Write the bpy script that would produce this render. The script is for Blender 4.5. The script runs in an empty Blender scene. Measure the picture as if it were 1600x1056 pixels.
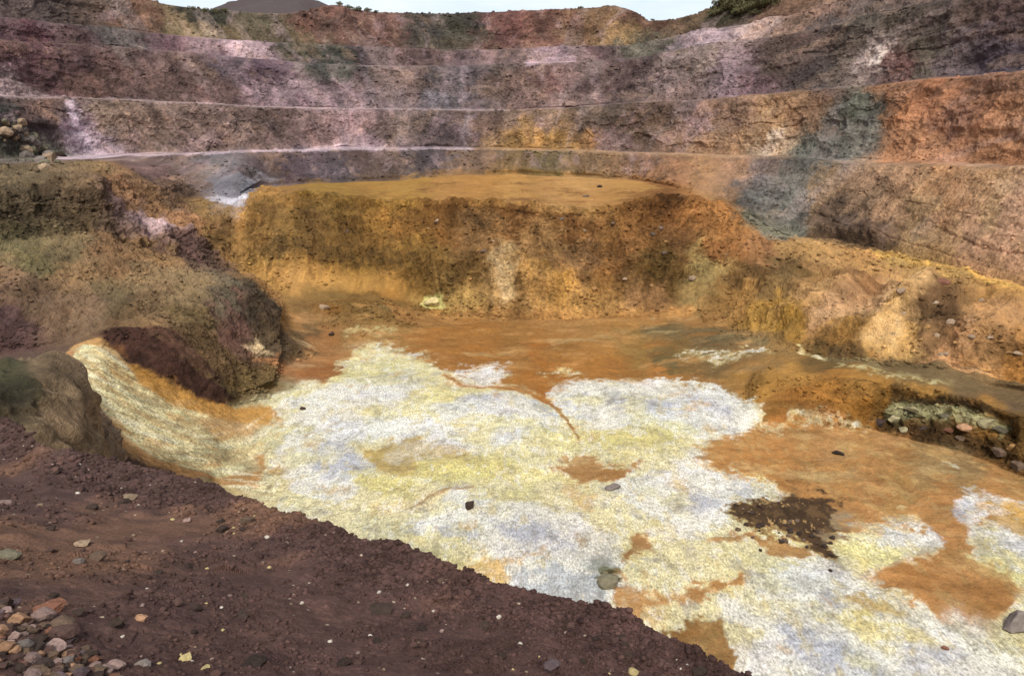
import bpy, bmesh, math, random
import numpy as np
from mathutils import Vector, Matrix

# ------------------------------------------------------------------ camera, sky, sun, exposure
sc = bpy.context.scene
EYE = 30.0                                    # metres above the floor of the pit
FPX, CX, CY = 1155.0, 800.0, 528.0            # lens in pixels of the 1600 px wide frame
PITCH = math.atan((528 - 200) / FPX)
cam_d = bpy.data.cameras.new("camera"); cam = bpy.data.objects.new("camera", cam_d)
sc.collection.objects.link(cam); sc.camera = cam
cam_d.sensor_width = 36; cam_d.lens = 36 * FPX / 1600
cam_d.clip_start = 0.05; cam_d.clip_end = 8000
cam.location = (0, 0, EYE); cam.rotation_euler = (math.pi / 2 - PITCH, 0, 0)

SUN_ELEV, SUN_AZ = math.radians(50), math.radians(-178)     # azimuth from the view axis, negative = left
world = bpy.data.worlds.new("World"); sc.world = world; world.use_nodes = True
wn, wl = world.node_tree.nodes, world.node_tree.links
wn.clear()
w_out = wn.new("ShaderNodeOutputWorld")
sky = wn.new("ShaderNodeTexSky"); sky.sky_type = 'NISHITA'; sky.sun_disc = False
sky.sun_elevation = SUN_ELEV; sky.sun_rotation = SUN_AZ
sky.air_density = 1.0; sky.dust_density = 2.5; sky.altitude = 300
bg = wn.new("ShaderNodeBackground"); bg.inputs[1].default_value = 0.135
bgc = wn.new("ShaderNodeBackground"); bgc.inputs[0].default_value = (0.86, 0.88, 0.91, 1); bgc.inputs[1].default_value = 0.92
mixw = wn.new("ShaderNodeMixShader")
tc = wn.new("ShaderNodeTexCoord"); mp = wn.new("ShaderNodeMapping"); mp.inputs['Scale'].default_value = (1.0, 1.0, 3.2)
nz = wn.new("ShaderNodeTexNoise"); nz.inputs['Scale'].default_value = 2.6; nz.inputs['Detail'].default_value = 8; nz.inputs['Roughness'].default_value = 0.58
rp = wn.new("ShaderNodeValToRGB"); rp.color_ramp.elements[0].position = 0.36; rp.color_ramp.elements[1].position = 0.60
rp.color_ramp.elements[0].color = (0.30, 0.30, 0.30, 1); rp.color_ramp.elements[1].color = (0.92, 0.92, 0.92, 1)
wl.new(tc.outputs['Generated'], mp.inputs[0]); wl.new(mp.outputs[0], nz.inputs[0]); wl.new(nz.outputs[0], rp.inputs[0])
wl.new(rp.outputs[0], mixw.inputs[0]); wl.new(sky.outputs[0], bg.inputs[0])
wl.new(bg.outputs[0], mixw.inputs[1]); wl.new(bgc.outputs[0], mixw.inputs[2]); wl.new(mixw.outputs[0], w_out.inputs[0])

sun_d = bpy.data.lights.new("sun", 'SUN'); sun = bpy.data.objects.new("sun", sun_d); sc.collection.objects.link(sun)
sun_d.energy = 3.0; sun_d.angle = math.radians(16); sun_d.color = (1.0, 0.945, 0.85)
to_sun = Vector((math.sin(SUN_AZ) * math.cos(SUN_ELEV), math.cos(SUN_AZ) * math.cos(SUN_ELEV), math.sin(SUN_ELEV)))
sun.rotation_euler = to_sun.to_track_quat('Z', 'Y').to_euler(); sun.location = (0, 0, 200)
sc.view_settings.view_transform = 'Standard'; sc.view_settings.look = 'None'
sc.view_settings.exposure = 0.42; sc.view_settings.gamma = 1.0; sc.view_settings.use_curve_mapping = False

# ------------------------------------------------------------------ numeric helpers
def hash3(i, j, k, seed):
    h = (i.astype(np.uint32) * np.uint32(374761393) + j.astype(np.uint32) * np.uint32(668265263)
         + k.astype(np.uint32) * np.uint32(2147483647) + np.uint32(seed * 1013904223 & 0xffffffff))
    h = (h ^ (h >> np.uint32(13))) * np.uint32(1274126177)
    h = (h ^ (h >> np.uint32(15))) * np.uint32(2246822519)
    return ((h ^ (h >> np.uint32(16))) & np.uint32(0xffffff)).astype(np.float32) / np.float32(0xffffff)

def vnoise(x, y, z, seed=0):
    xi, yi, zi = np.floor(x), np.floor(y), np.floor(z)
    fx, fy, fz = (x - xi).astype(np.float32), (y - yi).astype(np.float32), (z - zi).astype(np.float32)
    fx, fy, fz = (f * f * (3 - 2 * f) for f in (fx, fy, fz))
    i, j, k = xi.astype(np.int64), yi.astype(np.int64), zi.astype(np.int64)
    def c(a, b, d): return hash3(i + a, j + b, k + d, seed)
    x00 = c(0,0,0) * (1 - fx) + c(1,0,0) * fx; x10 = c(0,1,0) * (1 - fx) + c(1,1,0) * fx
    x01 = c(0,0,1) * (1 - fx) + c(1,0,1) * fx; x11 = c(0,1,1) * (1 - fx) + c(1,1,1) * fx
    return ((x00 * (1 - fy) + x10 * fy) * (1 - fz) + (x01 * (1 - fy) + x11 * fy) * fz) * 2 - 1

def fbm(x, y, z, octv=4, seed=0, gain=0.5, ridge=False):
    t = 0; a = 1.0; s = 0
    for o in range(octv):
        f = 2.03 ** o
        n = vnoise(x * f + 17.3 * o, y * f - 9.1 * o, z * f + 3.7 * o, seed + o)
        if ridge: n = 1 - 2 * np.abs(n)
        t = t + a * n; s += a; a *= gain
    return t / s

def cell2(x, y, seed=0):
    """distance to the nearest and second nearest of jittered points, and an id of the nearest"""
    xi, yi = np.floor(x), np.floor(y)
    d1 = np.full(x.shape, 9.0, np.float32); d2 = d1.copy(); idn = np.zeros(x.shape, np.float32)
    zz = np.zeros(x.shape, np.int64)
    for a in (-1, 0, 1):
        for b in (-1, 0, 1):
            i, j = (xi + a).astype(np.int64), (yi + b).astype(np.int64)
            px = xi + a + hash3(i, j, zz, seed); py = yi + b + hash3(i, j, zz, seed + 5)
            d = np.sqrt((px - x) ** 2 + (py - y) ** 2).astype(np.float32)
            near = d < d1
            d2 = np.where(near, d1, np.minimum(d2, d)); idn = np.where(near, hash3(i, j, zz, seed + 9), idn)
            d1 = np.where(near, d, d1)
    return d1, d2, idn

def sstep(a, b, x):
    t = np.clip((x - a) / (b - a), 0, 1); return t * t * (3 - 2 * t)

def lin(c):
    c = np.asarray(c, float) / 255.0
    return np.where(c <= 0.04045, c / 12.92, ((c + 0.055) / 1.055) ** 2.4)

def smooth1(a, k, axis=0):
    if k < 1: return a
    ker = np.exp(-0.5 * (np.arange(-3 * k, 3 * k + 1) / k) ** 2); ker /= ker.sum()
    pad = [(0, 0)] * a.ndim; pad[axis] = (3 * k, 3 * k)
    b = np.pad(a, pad, mode='edge')
    return np.apply_along_axis(lambda v: np.convolve(v, ker, 'valid'), axis, b)

cp, sp = math.cos(PITCH), math.sin(PITCH)
def sight(x, y):
    """direction (east, north, up) of the line of sight surveyed at a point of the photograph"""
    u, d = x - CX, y - CY
    return u, FPX * cp - d * sp, -(FPX * sp + d * cp)

# ------------------------------------------------------------------ survey lines of the pit
# each line runs left to right; a point is (x, y, r): sighted position in the photograph and its horizontal distance in
# metres; (x, 'z', y, z) sights a point of known height; (x, 'h', r, z) is a hidden point of known distance and height.
def plane_r(x, y):
    e, n, u = sight(x, y); h = math.hypot(e, n)
    t = 1.7 / (-u - 0.42 * n - 0.18 * e)
    return t * h
EDGE = [(-200,600),(-100,625),(0,655),(60,690),(150,706),(200,716),(290,742),(400,778),(470,808),(560,846),(640,862),(740,908),(860,938),
        (960,968),(1040,1002),(1150,1052),(1240,1100),(1340,1160)]
LINES = [
 ('edge', [(x, y, plane_r(x, y)) for x, y in EDGE] + [(1500,'h',3.6,26.0),(1700,'h',3.2,26.2)]),
 ('hidden_foot', [(-150,'h',23,23.0),(0,'h',21,22.6),(100,'h',21,20.0),(150,'h',24,15),(200,'h',30,9),(300,'h',36,3),(400,'h',36,.6),
                  (600,'h',33,0),(900,'h',31,0),(1200,'h',29,0),(1750,'h',28,0)]),
 ('knob', [(-150,590,29),(0,598,27),(60,592,27),(105,604,27),(130,640,27),(155,'h',28,14),(200,'h',35,8.5),(300,'h',44,3),(400,'h',44,.3),
           (600,'h',39,0),(900,'h',36,0),(1200,'h',34,0),(1750,'h',33,0)]),
 ('trough_lip', [(-150,570,77),(0,576,75),(50,574,74),(78,566,72),(140,640,67),(170,690,64),(250,734,61),(330,756,62),
                 (400,'z',772,.2),(600,'z',840,.2),(800,'z',900,.1),(900,'z',930,.2),(1000,'z',950,.5),(1100,'z',975,.2),(1200,'z',990,0),
                 (1400,'z',1000,0),(1600,'z',1020,0),(1750,'z',1030,0)]),
 ('trough_bed', [(-150,560,78.5),(0,566,77),(60,562,76.5),(100,556,76),(150,586,73),(200,632,70),(250,668,67.5),(300,696,66.5),(350,715,67),
                 (400,'z',722,.1),(500,'z',760,-.2),(600,'z',780,.3),(700,'z',790,.8),(800,'z',800,1.0),(900,'z',840,.6),(1000,'z',850,0),
                 (1200,'z',870,.0),(1400,'z',890,0),(1600,'z',900,0),(1750,'z',900,0)]),
 ('wall_foot', [(-150,545,80),(0,556,79),(60,553,79),(100,545,79.5),(145,532,80),(200,577,77),(250,607,75),(300,630,76),(360,640,78),
                (430,'z',622,.3),(500,'z',640,.6),(600,'z',690,.2),(700,'z',710,.7),(800,'z',700,1.0),(900,'z',725,.3),(1000,'z',745,.7),(1150,'z',760,.6),
                (1300,'z',790,.1),(1400,'z',800,0),(1600,'z',800,0.4),(1750,'z',800,0.4)]),
 ('wall_crest', [(-150,535,81.5),(0,545,80.5),(60,543,80.5),(100,536,81),(150,517,82),(200,512,81.5),(250,524,80),(300,572,79.5),(350,624,80),
                 (430,'z',604,.6),(500,'z',612,.8),(600,'z',640,.9),(700,'z',650,1.3),(800,'z',640,1.2),(870,'z',655,.2),(900,'z',660,.2),(1000,'z',660,.9),(1100,'z',665,.9),
                 (1200,'z',668,.1),(1300,'z',672,.1),(1370,'z',676,.1),(1450,'z',694,.1),(1530,'z',712,.1),(1600,'z',742,.1),(1750,'z',780,.1)]),
 ('bank_crest', [(-150,500,84),(0,505,84),(100,500,85),(200,495,85),(300,515,85.5),(360,560,86),(430,'z',585,1.2),(500,'z',585,.9),(600,'z',600,1.0),
                 (700,'z',608,1.3),(800,'z',612,1.2),(860,'z',625,.2),(900,'z',600,.9),(1000,'z',600,1.2),(1100,'z',606,1.1),(1170,'z',618,1.2),(1200,'z',590,3.2),(1300,'z',590,4),
                 (1370,'z',597,4.2),(1450,'z',608,4.4),(1530,'z',628,4.3),(1600,'z',652,4.2),(1750,'z',690,4.2)]),
 ('slope_mid', [(-150,465,88),(0,470,88),(100,468,88.5),(200,468,89),(300,486,91),(360,530,91),(400,560,91),(440,'z',572,1.3),(500,'z',560,.6),(600,'z',560,.3),
                (700,'z',570,.2),(800,'z',575,.2),(900,'z',570,.3),(1000,'z',570,.5),(1100,'z',560,1.5),(1170,'z',562,2.6),(1250,'z',560,3.4),(1350,'z',572,4.2),
                (1450,'z',585,4.5),(1600,'z',612,4.5),(1750,'z',640,4.5)]),
 ('spur_crest', [(-150,425,97),(0,430,96),(100,430,98),(200,434,100),(300,438,102),(350,437,103),(395,447,104),(420,492,103),(450,530,101),(500,'z',546,.4),
                 (600,'z',522,.4),(700,'z',512,.5),(800,'z',502,.6),(900,'z',499,.6),(1000,'z',498,.8),(1100,'z',512,1.4),(1200,'z',535,2.6),(1300,'z',556,4.2),
                 (1350,'z',564,4.5),(1450,'z',572,5.0),(1530,'z',578,5.3),(1600,'z',592,5.4),(1750,'z',610,5.4)]),
 ('cliff_foot', [(-150,375,112),(0,373,113),(100,369,114),(180,364,116),(250,392,122),(300,412,125),(350,427,127),(400,437,124),(430,478,117),(500,466,118),
                 (600,462,119),(650,480,117),(700,486,118),(800,489,118.5),(900,491,119),(1000,482,120),(1100,478,119),(1200,480,112),(1250,478,108),(1310,462,106),
                 (1370,466,103),(1440,452,103),(1500,500,96),(1600,535,92),(1750,560,88)]),
 ('ledge_back', [(-150,335,116),(0,330,116.5),(100,325,118),(170,325,119.5),(200,345,124),(230,355,126),(300,365,130),(340,402,131),(400,430,128),(500,428,129),
                 (600,440,126),(650,452,122.5),(700,452,122.3),(800,448,122.6),(900,452,122.6),(1000,450,123.2),(1100,432,127),(1200,412,129),(1300,410,124),(1400,425,117),
                 (1460,435,112),(1500,452,108),(1600,492,100),(1750,520,95)]),
 ('cliff_mid', [(-150,300,119),(0,292,120),(100,281,122),(160,277,124),(190,312,128),(225,343,130),(300,352,134),(340,385,134),(375,395,136),(400,370,137),(500,370,138),
                (600,380,135),(700,385,130.5),(800,385,130),(900,385,130),(1000,380,131),(1100,375,134),(1200,390,138),(1300,396,134),(1400,412,126),
                (1500,442,113),(1600,474,105),(1750,505,98)]),
 ('crest', [(-150,275,145),(0,270,148),(120,264,150),(160,262,150),(190,275,146),(220,305,143),(260,328,144),(300,338,146),(350,332,148),(378,318,151),(395,301,152),
            (500,298,150),(600,309,146),(700,313,142),(800,320,138),(860,324,137),(950,322,137),(1000,314,138),(1055,303,142),(1110,320,145),(1160,346,150),
            (1200,368,150),(1280,386,145),(1380,403,134),(1500,434,118),(1600,465,109),(1750,500,100)]),
 ('wall_toe', [(-150,262,152),(0,259,160),(150,251,172),(190,255,168),(215,270,158),(240,290,154),(300,308,166),(370,309,166),(400,292,180),(500,286,186),(600,283,190),
               (700,275,192),(800,272,195),(900,276,194),(1000,283,186),(1060,296,172),(1110,314,162),(1160,342,162),(1200,364,160),(1240,372,158),(1300,378,150),
               (1380,397,140),(1500,428,124),(1600,456,114),(1750,490,104)]),
 ('bench_a', [(-150,254,156),(0,252,166),(130,246,185),(200,243,190),(300,241,191),(400,238,195),(530,234,202),(700,233,206),(800,235,206),(900,237,205),(1000,240,198),
              (1100,243,188),(1200,246,178),(1260,248,170),(1300,254,163),(1400,259,152),(1500,261,141),(1600,264,131),(1750,268,120)]),
 ('bench_a_back', 8.0),
 ('bench_b', [(-150,146,165),(0,151,182),(100,154,197),(200,156,205),(300,162,206),(400,167,210),(500,171,217),(600,171,220),(700,172,223),(800,173,223),(880,170,221),
              (960,164,216),(1000,160,212),(1100,157,203),(1170,150,196),(1270,142,187),(1370,134,176),(1420,126,170),(1500,120,161),(1600,112,150),(1750,98,138)]),
 ('bench_b_back', 7.0),
 ('bench_c', [(-150,45,180),(0,62,200),(100,70,214),(200,75,222),(300,82,224),(400,92,228),(500,100,235),(600,103,238),(700,103,241),(800,100,241),(870,98,240),
              (960,92,236),(1012,89,230),(1060,76,222),(1150,66,214),(1220,55,208),(1280,45,202),(1350,25,194),(1450,5,182),(1600,-35,168),(1750,-70,156)]),
 ('bench_c_back', 6.0),
 ('bench_d', [(-150,5,190),(0,28,212),(100,38,225),(200,48,234),(340,61,238),(530,71,250),(650,76,252),(750,79,254),(850,74,254),(1000,70,246),(1050,58,236),
              (1100,48,230),(1200,32,222),(1300,8,212),(1450,-25,196),(1600,-60,182),(1750,-95,170)]),
 ('bench_d_back', 5.0),
 ('rim', [(-150,-70,206),(0,-45,228),(150,-16,244),(215,-1,250),(250,5,252),(290,11,254),(330,15,256),(360,16,257),(400,20,258),(445,21,260),(480,16,261),(500,10,262),(522,6,264),(545,13,266),(590,19,268),
          (700,21,270),(760,19,270),(850,15,269),(950,10,266),(975,11,264),(995,19,262),(1010,33,260),(1060,30,254),(1100,23,248),(1115,14,246),(1140,2,244),(1200,-8,240),
          (1300,-32,230),(1450,-60,214),(1600,-95,200),(1750,-125,188)]),
 ('beyond', 60.0), ('horizon', 3000.0)]

TH = np.radians(np.concatenate([-41.5 - np.geomspace(0.3, 45, 30)[::-1], np.linspace(-41.5, 41.5, 1330), 41.5 + np.geomspace(0.3, 45, 30)]))
NC = len(TH)
CR, CZ, NAMES = [], [], []
for nm, pts in LINES:
    NAMES.append(nm)
    if not isinstance(pts, list):
        if nm == 'beyond': CR.append(CR[-1] + pts); CZ.append(CZ[-1] - 4)
        elif nm == 'horizon': CR.append(CR[-1] * 0 + pts); CZ.append(CZ[-1] * 0 + 30)
        else: CR.append(CR[-1] + pts); CZ.append(CZ[-1] + 0.4)
        continue
    a = []
    for p in pts:
        if p[1] == 'z':
            e, n, u = sight(p[0], p[2]); h = math.hypot(e, n); a.append((math.atan2(e, n), (EYE - p[3]) / (-u / h), p[3]))
        elif p[1] == 'h':
            e, n, u = sight(p[0], 800); a.append((math.atan2(e, n), p[2], p[3]))
        else:
            e, n, u = sight(p[0], p[1]); h = math.hypot(e, n); a.append((math.atan2(e, n), p[2], EYE + u / h * p[2]))
    a = np.array(sorted(a))
    k = 4 if nm in ('rim', 'edge') else 9
    CR.append(smooth1(np.interp(TH, a[:, 0], a[:, 1]), k)); CZ.append(smooth1(np.interp(TH, a[:, 0], a[:, 2]), k))
CR, CZ = np.array(CR), np.array(CZ)
for i in range(1, len(CR)):                                   # lines stay in order from near to far
    CR[i] = np.maximum(CR[i], CR[i - 1] + 0.35)

def project(x, y, z):
    zz = z - EYE
    f = y * cp - zz * sp; f = np.where(f < 0.05, 0.05, f)
    return CX + FPX * x / f, CY - FPX * (y * sp + zz * cp) / f

# rows of the sheet; foreground first
rows_r, rows_z, rows_s = [], [], []                          # s = survey line coordinate (-1..0 foreground)
NF = 640
for k in range(NF):
    t = k / NF
    r = 0.9 * (CR[0] / 0.9) ** t
    x, y = r * np.sin(TH), r * np.cos(TH)
    zp = (EYE - 1.7) - 0.42 * y - 0.18 * x
    rows_r.append(r); rows_z.append(zp + (CZ[0] - zp) * t ** 6); rows_s.append(t - 1)
inner = slice(30, NC - 30)
for i in range(len(CR) - 1):
    _, y0 = project(CR[i] * np.sin(TH), CR[i] * np.cos(TH), CZ[i]); _, y1 = project(CR[i+1] * np.sin(TH), CR[i+1] * np.cos(TH), CZ[i+1])
    L = np.percentile(np.abs(y1 - y0)[inner], 92) * 0.70
    n = int(np.clip(L, 5, 120))
    if NAMES[i] in ('edge',): n = 40
    if NAMES[i] in ('hidden_foot', 'knob'): n = 36
    if NAMES[i] in ('beyond', 'rim'): n = 10
    for k in range(n):
        t = k / n
        rows_r.append(CR[i] + (CR[i+1] - CR[i]) * t)
        tz = t
        if NAMES[i].endswith('_back') and NAMES[i] != 'bench_a_back_': tz = t + 0.10 * math.sin(math.pi * t) - 0.12 * math.sin(2 * math.pi * t) * 0.5
        rows_z.append(CZ[i] + (CZ[i+1] - CZ[i]) * tz); rows_s.append(i + t)
rows_r.append(CR[-1]); rows_z.append(CZ[-1]); rows_s.append(len(CR) - 1)
R, Z, S = np.array(rows_r), np.array(rows_z), np.array(rows_s)
NR = len(S)
# soften the folds between survey lines, more on soil than on the bench edges
RS, ZS = smooth1(R, 3), smooth1(Z, 3)
wgt = (sstep(1.0, 1.6, S) * (1 - .65 * sstep(11.4, 13.2, S)) * (1 - .5 * sstep(14.2, 14.9, S)))[:, None]
R, Z = R * (1 - wgt) + RS * wgt, Z * (1 - wgt) + ZS * wgt
w2_ = (sstep(10.3, 11.0, S) * (1 - sstep(12.5, 12.85, S)))[:, None]
R, Z = R * (1 - w2_) + smooth1(R, 12) * w2_, Z * (1 - w2_) + smooth1(Z, 12) * w2_
T2 = np.broadcast_to(TH, R.shape); S2 = np.broadcast_to(S[:, None], R.shape)
X, Y = R * np.sin(T2), R * np.cos(T2)
BX, BY, BZ = X.copy(), Y.copy(), Z.copy()
PX, PY = project(BX, BY, BZ)
FOREROWS = int(np.sum(S < 0))
LI = {n: i for i, n in enumerate(NAMES)}
RIMROW = int(np.searchsorted(S, LI['rim'])) + 1

# survey map coordinates: column and cumulated row length, in units close to one photograph pixel at the sighted distance
COLU = CX + FPX * np.tan(TH) / (cp)                            # east coordinate of a column
dv = np.median(np.abs(np.diff(PY[:, inner], axis=0)), axis=1)
dv = np.clip(dv, 0.25, 2.2)
ROWV = np.concatenate([[0], np.cumsum(dv)])
def survey(x, y, fore=False):
    """map coordinates (column, row) of a sighted point"""
    e, n, u = sight(x, y); th = math.atan2(e, n)
    c = np.interp(th, TH, np.arange(NC)); ci = int(round(min(max(c, 0), NC - 1)))
    lo, hi = (0, FOREROWS) if fore else (FOREROWS + 6, RIMROW)
    col = PY[lo:hi, ci]
    d = np.abs(col - y)
    ri = lo + int(np.argmin(d))
    return c, ri
def to_map(x, y, fore=False):
    c, r = survey(x, y, fore)
    return np.interp(c, np.arange(NC), COLU), ROWV[r]

# ------------------------------------------------------------------ relief
def normals(X, Y, Z):
    P = np.stack([X, Y, Z], -1)
    du = np.gradient(P, axis=1); dw = np.gradient(P, axis=0)
    n = np.cross(du, dw); n /= np.maximum(np.linalg.norm(n, axis=-1, keepdims=True), 1e-9)
    n *= np.where(n[..., 2:3] < 0, -1, 1)
    return n
N = normals(X, Y, Z)
slope = 1 - smooth1(N[..., 2], 3, 0)
strike = T2 * np.minimum(R, 400)
far = S2 > 1
rock = sstep(0.035, 0.17, slope)
# soft scree slopes on the left and the dunes on the right carry less relief
def gbox(x0, x1, s0, s1, fx=40, fs=0.4):
    return sstep(x0 - fx, x0 + fx, PX) * (1 - sstep(x1 - fx, x1 + fx, PX)) * sstep(s0 - fs, s0 + fs, S2) * (1 - sstep(s1 - fs, s1 + fs, S2))
calm = np.maximum(gbox(-400, 400, LI['wall_crest'], LI['cliff_foot']) * 0.62, gbox(60, 420, LI['trough_lip'], LI['wall_foot'] + .2, 20) * 0.8)
calm = np.maximum(calm, gbox(1150, 1360, LI['slope_mid'], LI['ledge_back'] - .4) * 0.4)
calm = np.maximum(calm, gbox(1100, 1380, LI['wall_crest'], LI['bank_crest'] + .3) * 0.5)
amp = rock * (1 - calm)
big = fbm(strike / 22, Z / 30, R / 40, 3, 11)
gul = fbm(strike / 7.5 + Z / 18, Z / 26, R / 50, 4, 21, ridge=True)
mid = fbm(X / 6.5, Y / 6.5, Z / 5.0, 5, 31, gain=0.50, ridge=True)
lean = -np.tanh(T2 * 3.5) * 0.8      # beds dip towards the middle of the pit
qa, qb = strike + Z * lean + 5 * fbm(X / 30, Y / 30, Z / 22, 3, 35), Z + 6 * fbm(strike / 45, Z / 40, R / 80, 2, 37) + .12 * strike * np.sign(-lean)
bed = fbm(qa / 2.4, qb / 13, R / 30, 4, 36, gain=.55, ridge=True)
bed2 = fbm(qa / 11 + .4 * big, qb / 2.2, R / 30, 4, 38, gain=.55)
strat = fbm(X / 9, Y / 9, Z / 1.9 + X / 25, 3, 41)
fine = fbm(X / 1.3, Y / 1.3, Z / 1.1, 4, 51, gain=0.58)
blk1, blk2, blid = cell2(qa / 4.2 + .3 * mid, qb / 3.4 + .3 * bed, 57)          # fallen blocks and clean joint faces
nearf = sstep(20, 60, R)
foot = np.where((PX > 430) & (PX < 1150), sstep(LI['cliff_foot'] - .1, LI['cliff_foot'] + 1.1, S2) * .85 + .15, 1)
foot = np.where(S2 > LI['crest'], 1, foot)
amp = amp * (1 - .45 * gbox(1200, 1900, LI['wall_toe'] - .1, LI['bench_a'], 50, .2))
disp = foot * amp * (1.5 * big + 0.9 * gul + 1.15 * mid + 0.38 * bed + 0.10 * bed2 + 0.10 * strat + 0.42 * fine + 0.8 * (blid - .5) * sstep(0.02, .16, blk2 - blk1))
soil = fbm(X / 9, Y / 9, Z / 9, 4, 61)
soil2 = fbm(X / 1.7, Y / 1.7, Z / 1.7, 5, 71, gain=0.6)
hill = np.clip(gbox(-400, 430, LI['wall_crest'], LI['wall_toe'] - .3, 25) + gbox(1130, 1900, LI['slope_mid'] + .5, LI['wall_toe'] - .2, 40), 0, 1)
gully = fbm(strike / 4.5 - R / 9, R / 22, Z / 9, 4, 81, ridge=True)
lump = fbm(X / 3.0, Y / 3.0, Z / 3.0, 5, 85, gain=.6, ridge=True)
disp += (1 - rock) * (0.38 * soil + 0.16 * soil2) + calm * rock * (0.5 * soil + 0.3 * soil2) + hill * (1 - rock * .6) * (0.45 * gully + 0.85 * lump + .3 * soil2)
righth = gbox(1130, 1900, LI['slope_mid'] + .6, LI['cliff_mid'] - .4, 40)
disp += righth * 1.3 * fbm(strike / 8 + R / 14, R / 26, Z / 14, 3, 82, ridge=True)
mesa = gbox(400, 1160, LI['cliff_foot'] + .9, LI['crest'] - .1, 30, .5)
disp += mesa * (1.5 * fbm(strike / 9, Z / 30, R / 60, 3, 83, ridge=True) + 1.0 * fbm(strike / 3.4 + Z / 12, Z / 12, R / 30, 3, 84, ridge=True) + .8 * fbm(X / 14, Y / 14, Z / 7, 3, 86))
disp += mesa * .8 * lump + righth * (.6 * mid + .35 * fine)
disp += 1.6 * np.exp(-((PX - 545) / 95) ** 2 - ((PY - 478) / 20) ** 2) * (.7 + .6 * lump) * (S2 > 7)
apron = gbox(430, 1160, LI['cliff_foot'] - .6, LI['ledge_back'] + .3, 30, .4)
disp += apron * .8 * fbm(strike / 7, Z / 20, R / 40, 3, 87, ridge=True)
def spur(x0, y0, x1, y1, w, h):
    dx, dy = x1 - x0, y1 - y0; L = dx * dx + dy * dy; t = np.clip(((PX - x0) * dx + (PY - y0) * dy) / L, 0, 1)
    d = ((PX - x0 - t * dx) * dy - (PY - y0 - t * dy) * dx) / math.sqrt(L); e = np.hypot(PX - x0 - t * dx, PY - y0 - t * dy)
    return h * np.exp(-np.abs(e / w) ** 1.3) * (S2 > 7) * (S2 < 15)
for q_ in [(1442,455,1350,535,24,2.6), (1335,440,1235,500,26,2.0), (1245,430,1150,485,24,1.8), (1570,500,1470,568,28,2.0), (1180,400,1120,450,22,1.6), (1500,455,1440,540,20,1.6)]:
    disp += spur(*q_)
crag = np.exp(-((PX - 1335) / 48) ** 2 - ((PY - 364) / 17) ** 2) * (S2 > 12) * (S2 < 15.5)
lefth = gbox(-500, 430, LI['wall_crest'] + .1, LI['wall_toe'] - .3, 25)
acr, alo = X * .8 + Y * .6, X * .6 - Y * .8
rill = fbm(acr / 2.6 + .5 * lump, alo / 17, Z / 20, 4, 96, gain=.55, ridge=True)
disp += lefth * (.85 * rill + .5 * fine)
disp += mesa * (.9 * fbm(X / 13, Y / 13, Z / 1.7, 3, 97) + 1.0 * fbm(strike / 13, Z / 40, R / 70, 2, 98, ridge=True))
disp += crag * (1.4 + 1.0 * fbm(X / 2.4, Y / 2.4, Z / 3, 4, 93, ridge=True))
knob = gbox(-500, 165, 1.0, 3.1, 8, .3)
inside_ = np.zeros(S2.shape, bool); inside_[:, 60:-60] = True
for m_ in (np.clip(mesa + apron, 0, 1), lefth * (1 - np.clip(mesa, 0, 1)), righth, sstep(LI['wall_toe'], LI['wall_toe'] + .3, S2) * (S2 < LI['rim']) * rock):
    mu_ = float((disp * m_ * inside_).sum() / (m_ * inside_).sum()); disp -= .9 * mu_ * m_     # relief cuts in as much as it stands out
scale = np.where(far, np.clip(R / 110, 0.3, 1.0), 0)
bench_flat = np.zeros_like(S2)
for b in ('bench_a', 'bench_b', 'bench_c', 'bench_d'):
    bench_flat = np.maximum(bench_flat, np.exp(-((S2 - LI[b] - .45) / 0.62) ** 2))
bench_flat = np.maximum(bench_flat, np.exp(-((S2 - LI['wall_toe']) / .14) ** 2) * sstep(1180, 1260, PX))
disp *= scale * (1 - 0.86 * bench_flat)
disp *= (1 - .78 * sstep(LI['rim'] - .25, LI['rim'] - .02, S2))
# salt mounds of the floor
floor_m = (1 - rock) * sstep(1.5, 2.5, S2) * (1 - sstep(LI['spur_crest'], LI['cliff_foot'], S2)) * sstep(330, 430, PX)
disp += floor_m * (0.55 * fbm(X / 12, Y / 12, Z * 0, 3, 91) + 0.16 * fbm(X / 1.3, Y / 1.3, Z * 0, 4, 95, gain=.6) )
disp += knob * (.9 * fbm(X / 3.2, Y / 3.2, Z / 3.2, 4, 88, ridge=True, gain=.55) + .25 * fbm(X / .7, Y / .7, Z / .7, 3, 89))
disp += gbox(1375, 1585, LI['wall_crest'] + .05, LI['bank_crest'] - .05, 10, .1) * (1.0 * fbm(X / 1.6, Y / 1.6, Z / 1.3, 4, 90, ridge=True) - 1.4)
X, Y, Z = X + N[..., 0] * disp, Y + N[..., 1] * disp, Z + N[..., 2] * disp
# foreground: clods and stones pressed in the dark soil
F = slice(0, FOREROWS + 40)
fx, fy, fr = BX[F], BY[F], R[F]
h = np.zeros_like(fx)
for sz, am, sd, thr in ((0.60, 0.045, 3, .6), (0.30, 0.032, 4, .5), (0.15, 0.024, 5, .45), (0.07, 0.013, 6, .4), (0.035, 0.006, 7, .4)):
    d1, d2, idn = cell2(fx / sz + 0.25 * vnoise(fx / sz, fy / sz, fx * 0, sd), fy / sz, sd)
    rad = 0.22 + 0.3 * idn
    h += am * (1 - sstep(sz * .10, sz * .28, fr * 0.0047)) * np.where(idn > thr, 1, 0) * np.clip(1 - (d1 / rad) ** 2, 0, 1) * (0.5 + idn * .6)
h += 0.10 * fbm(fx / 1.9, fy / 1.9, fx * 0, 3, 101) + 0.012 * fbm(fx / .22, fy / .22, fx * 0, 4, 103, gain=.6)
edgef = np.exp(-((S2[F] - 0.0) / 0.16) ** 2)
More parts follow.
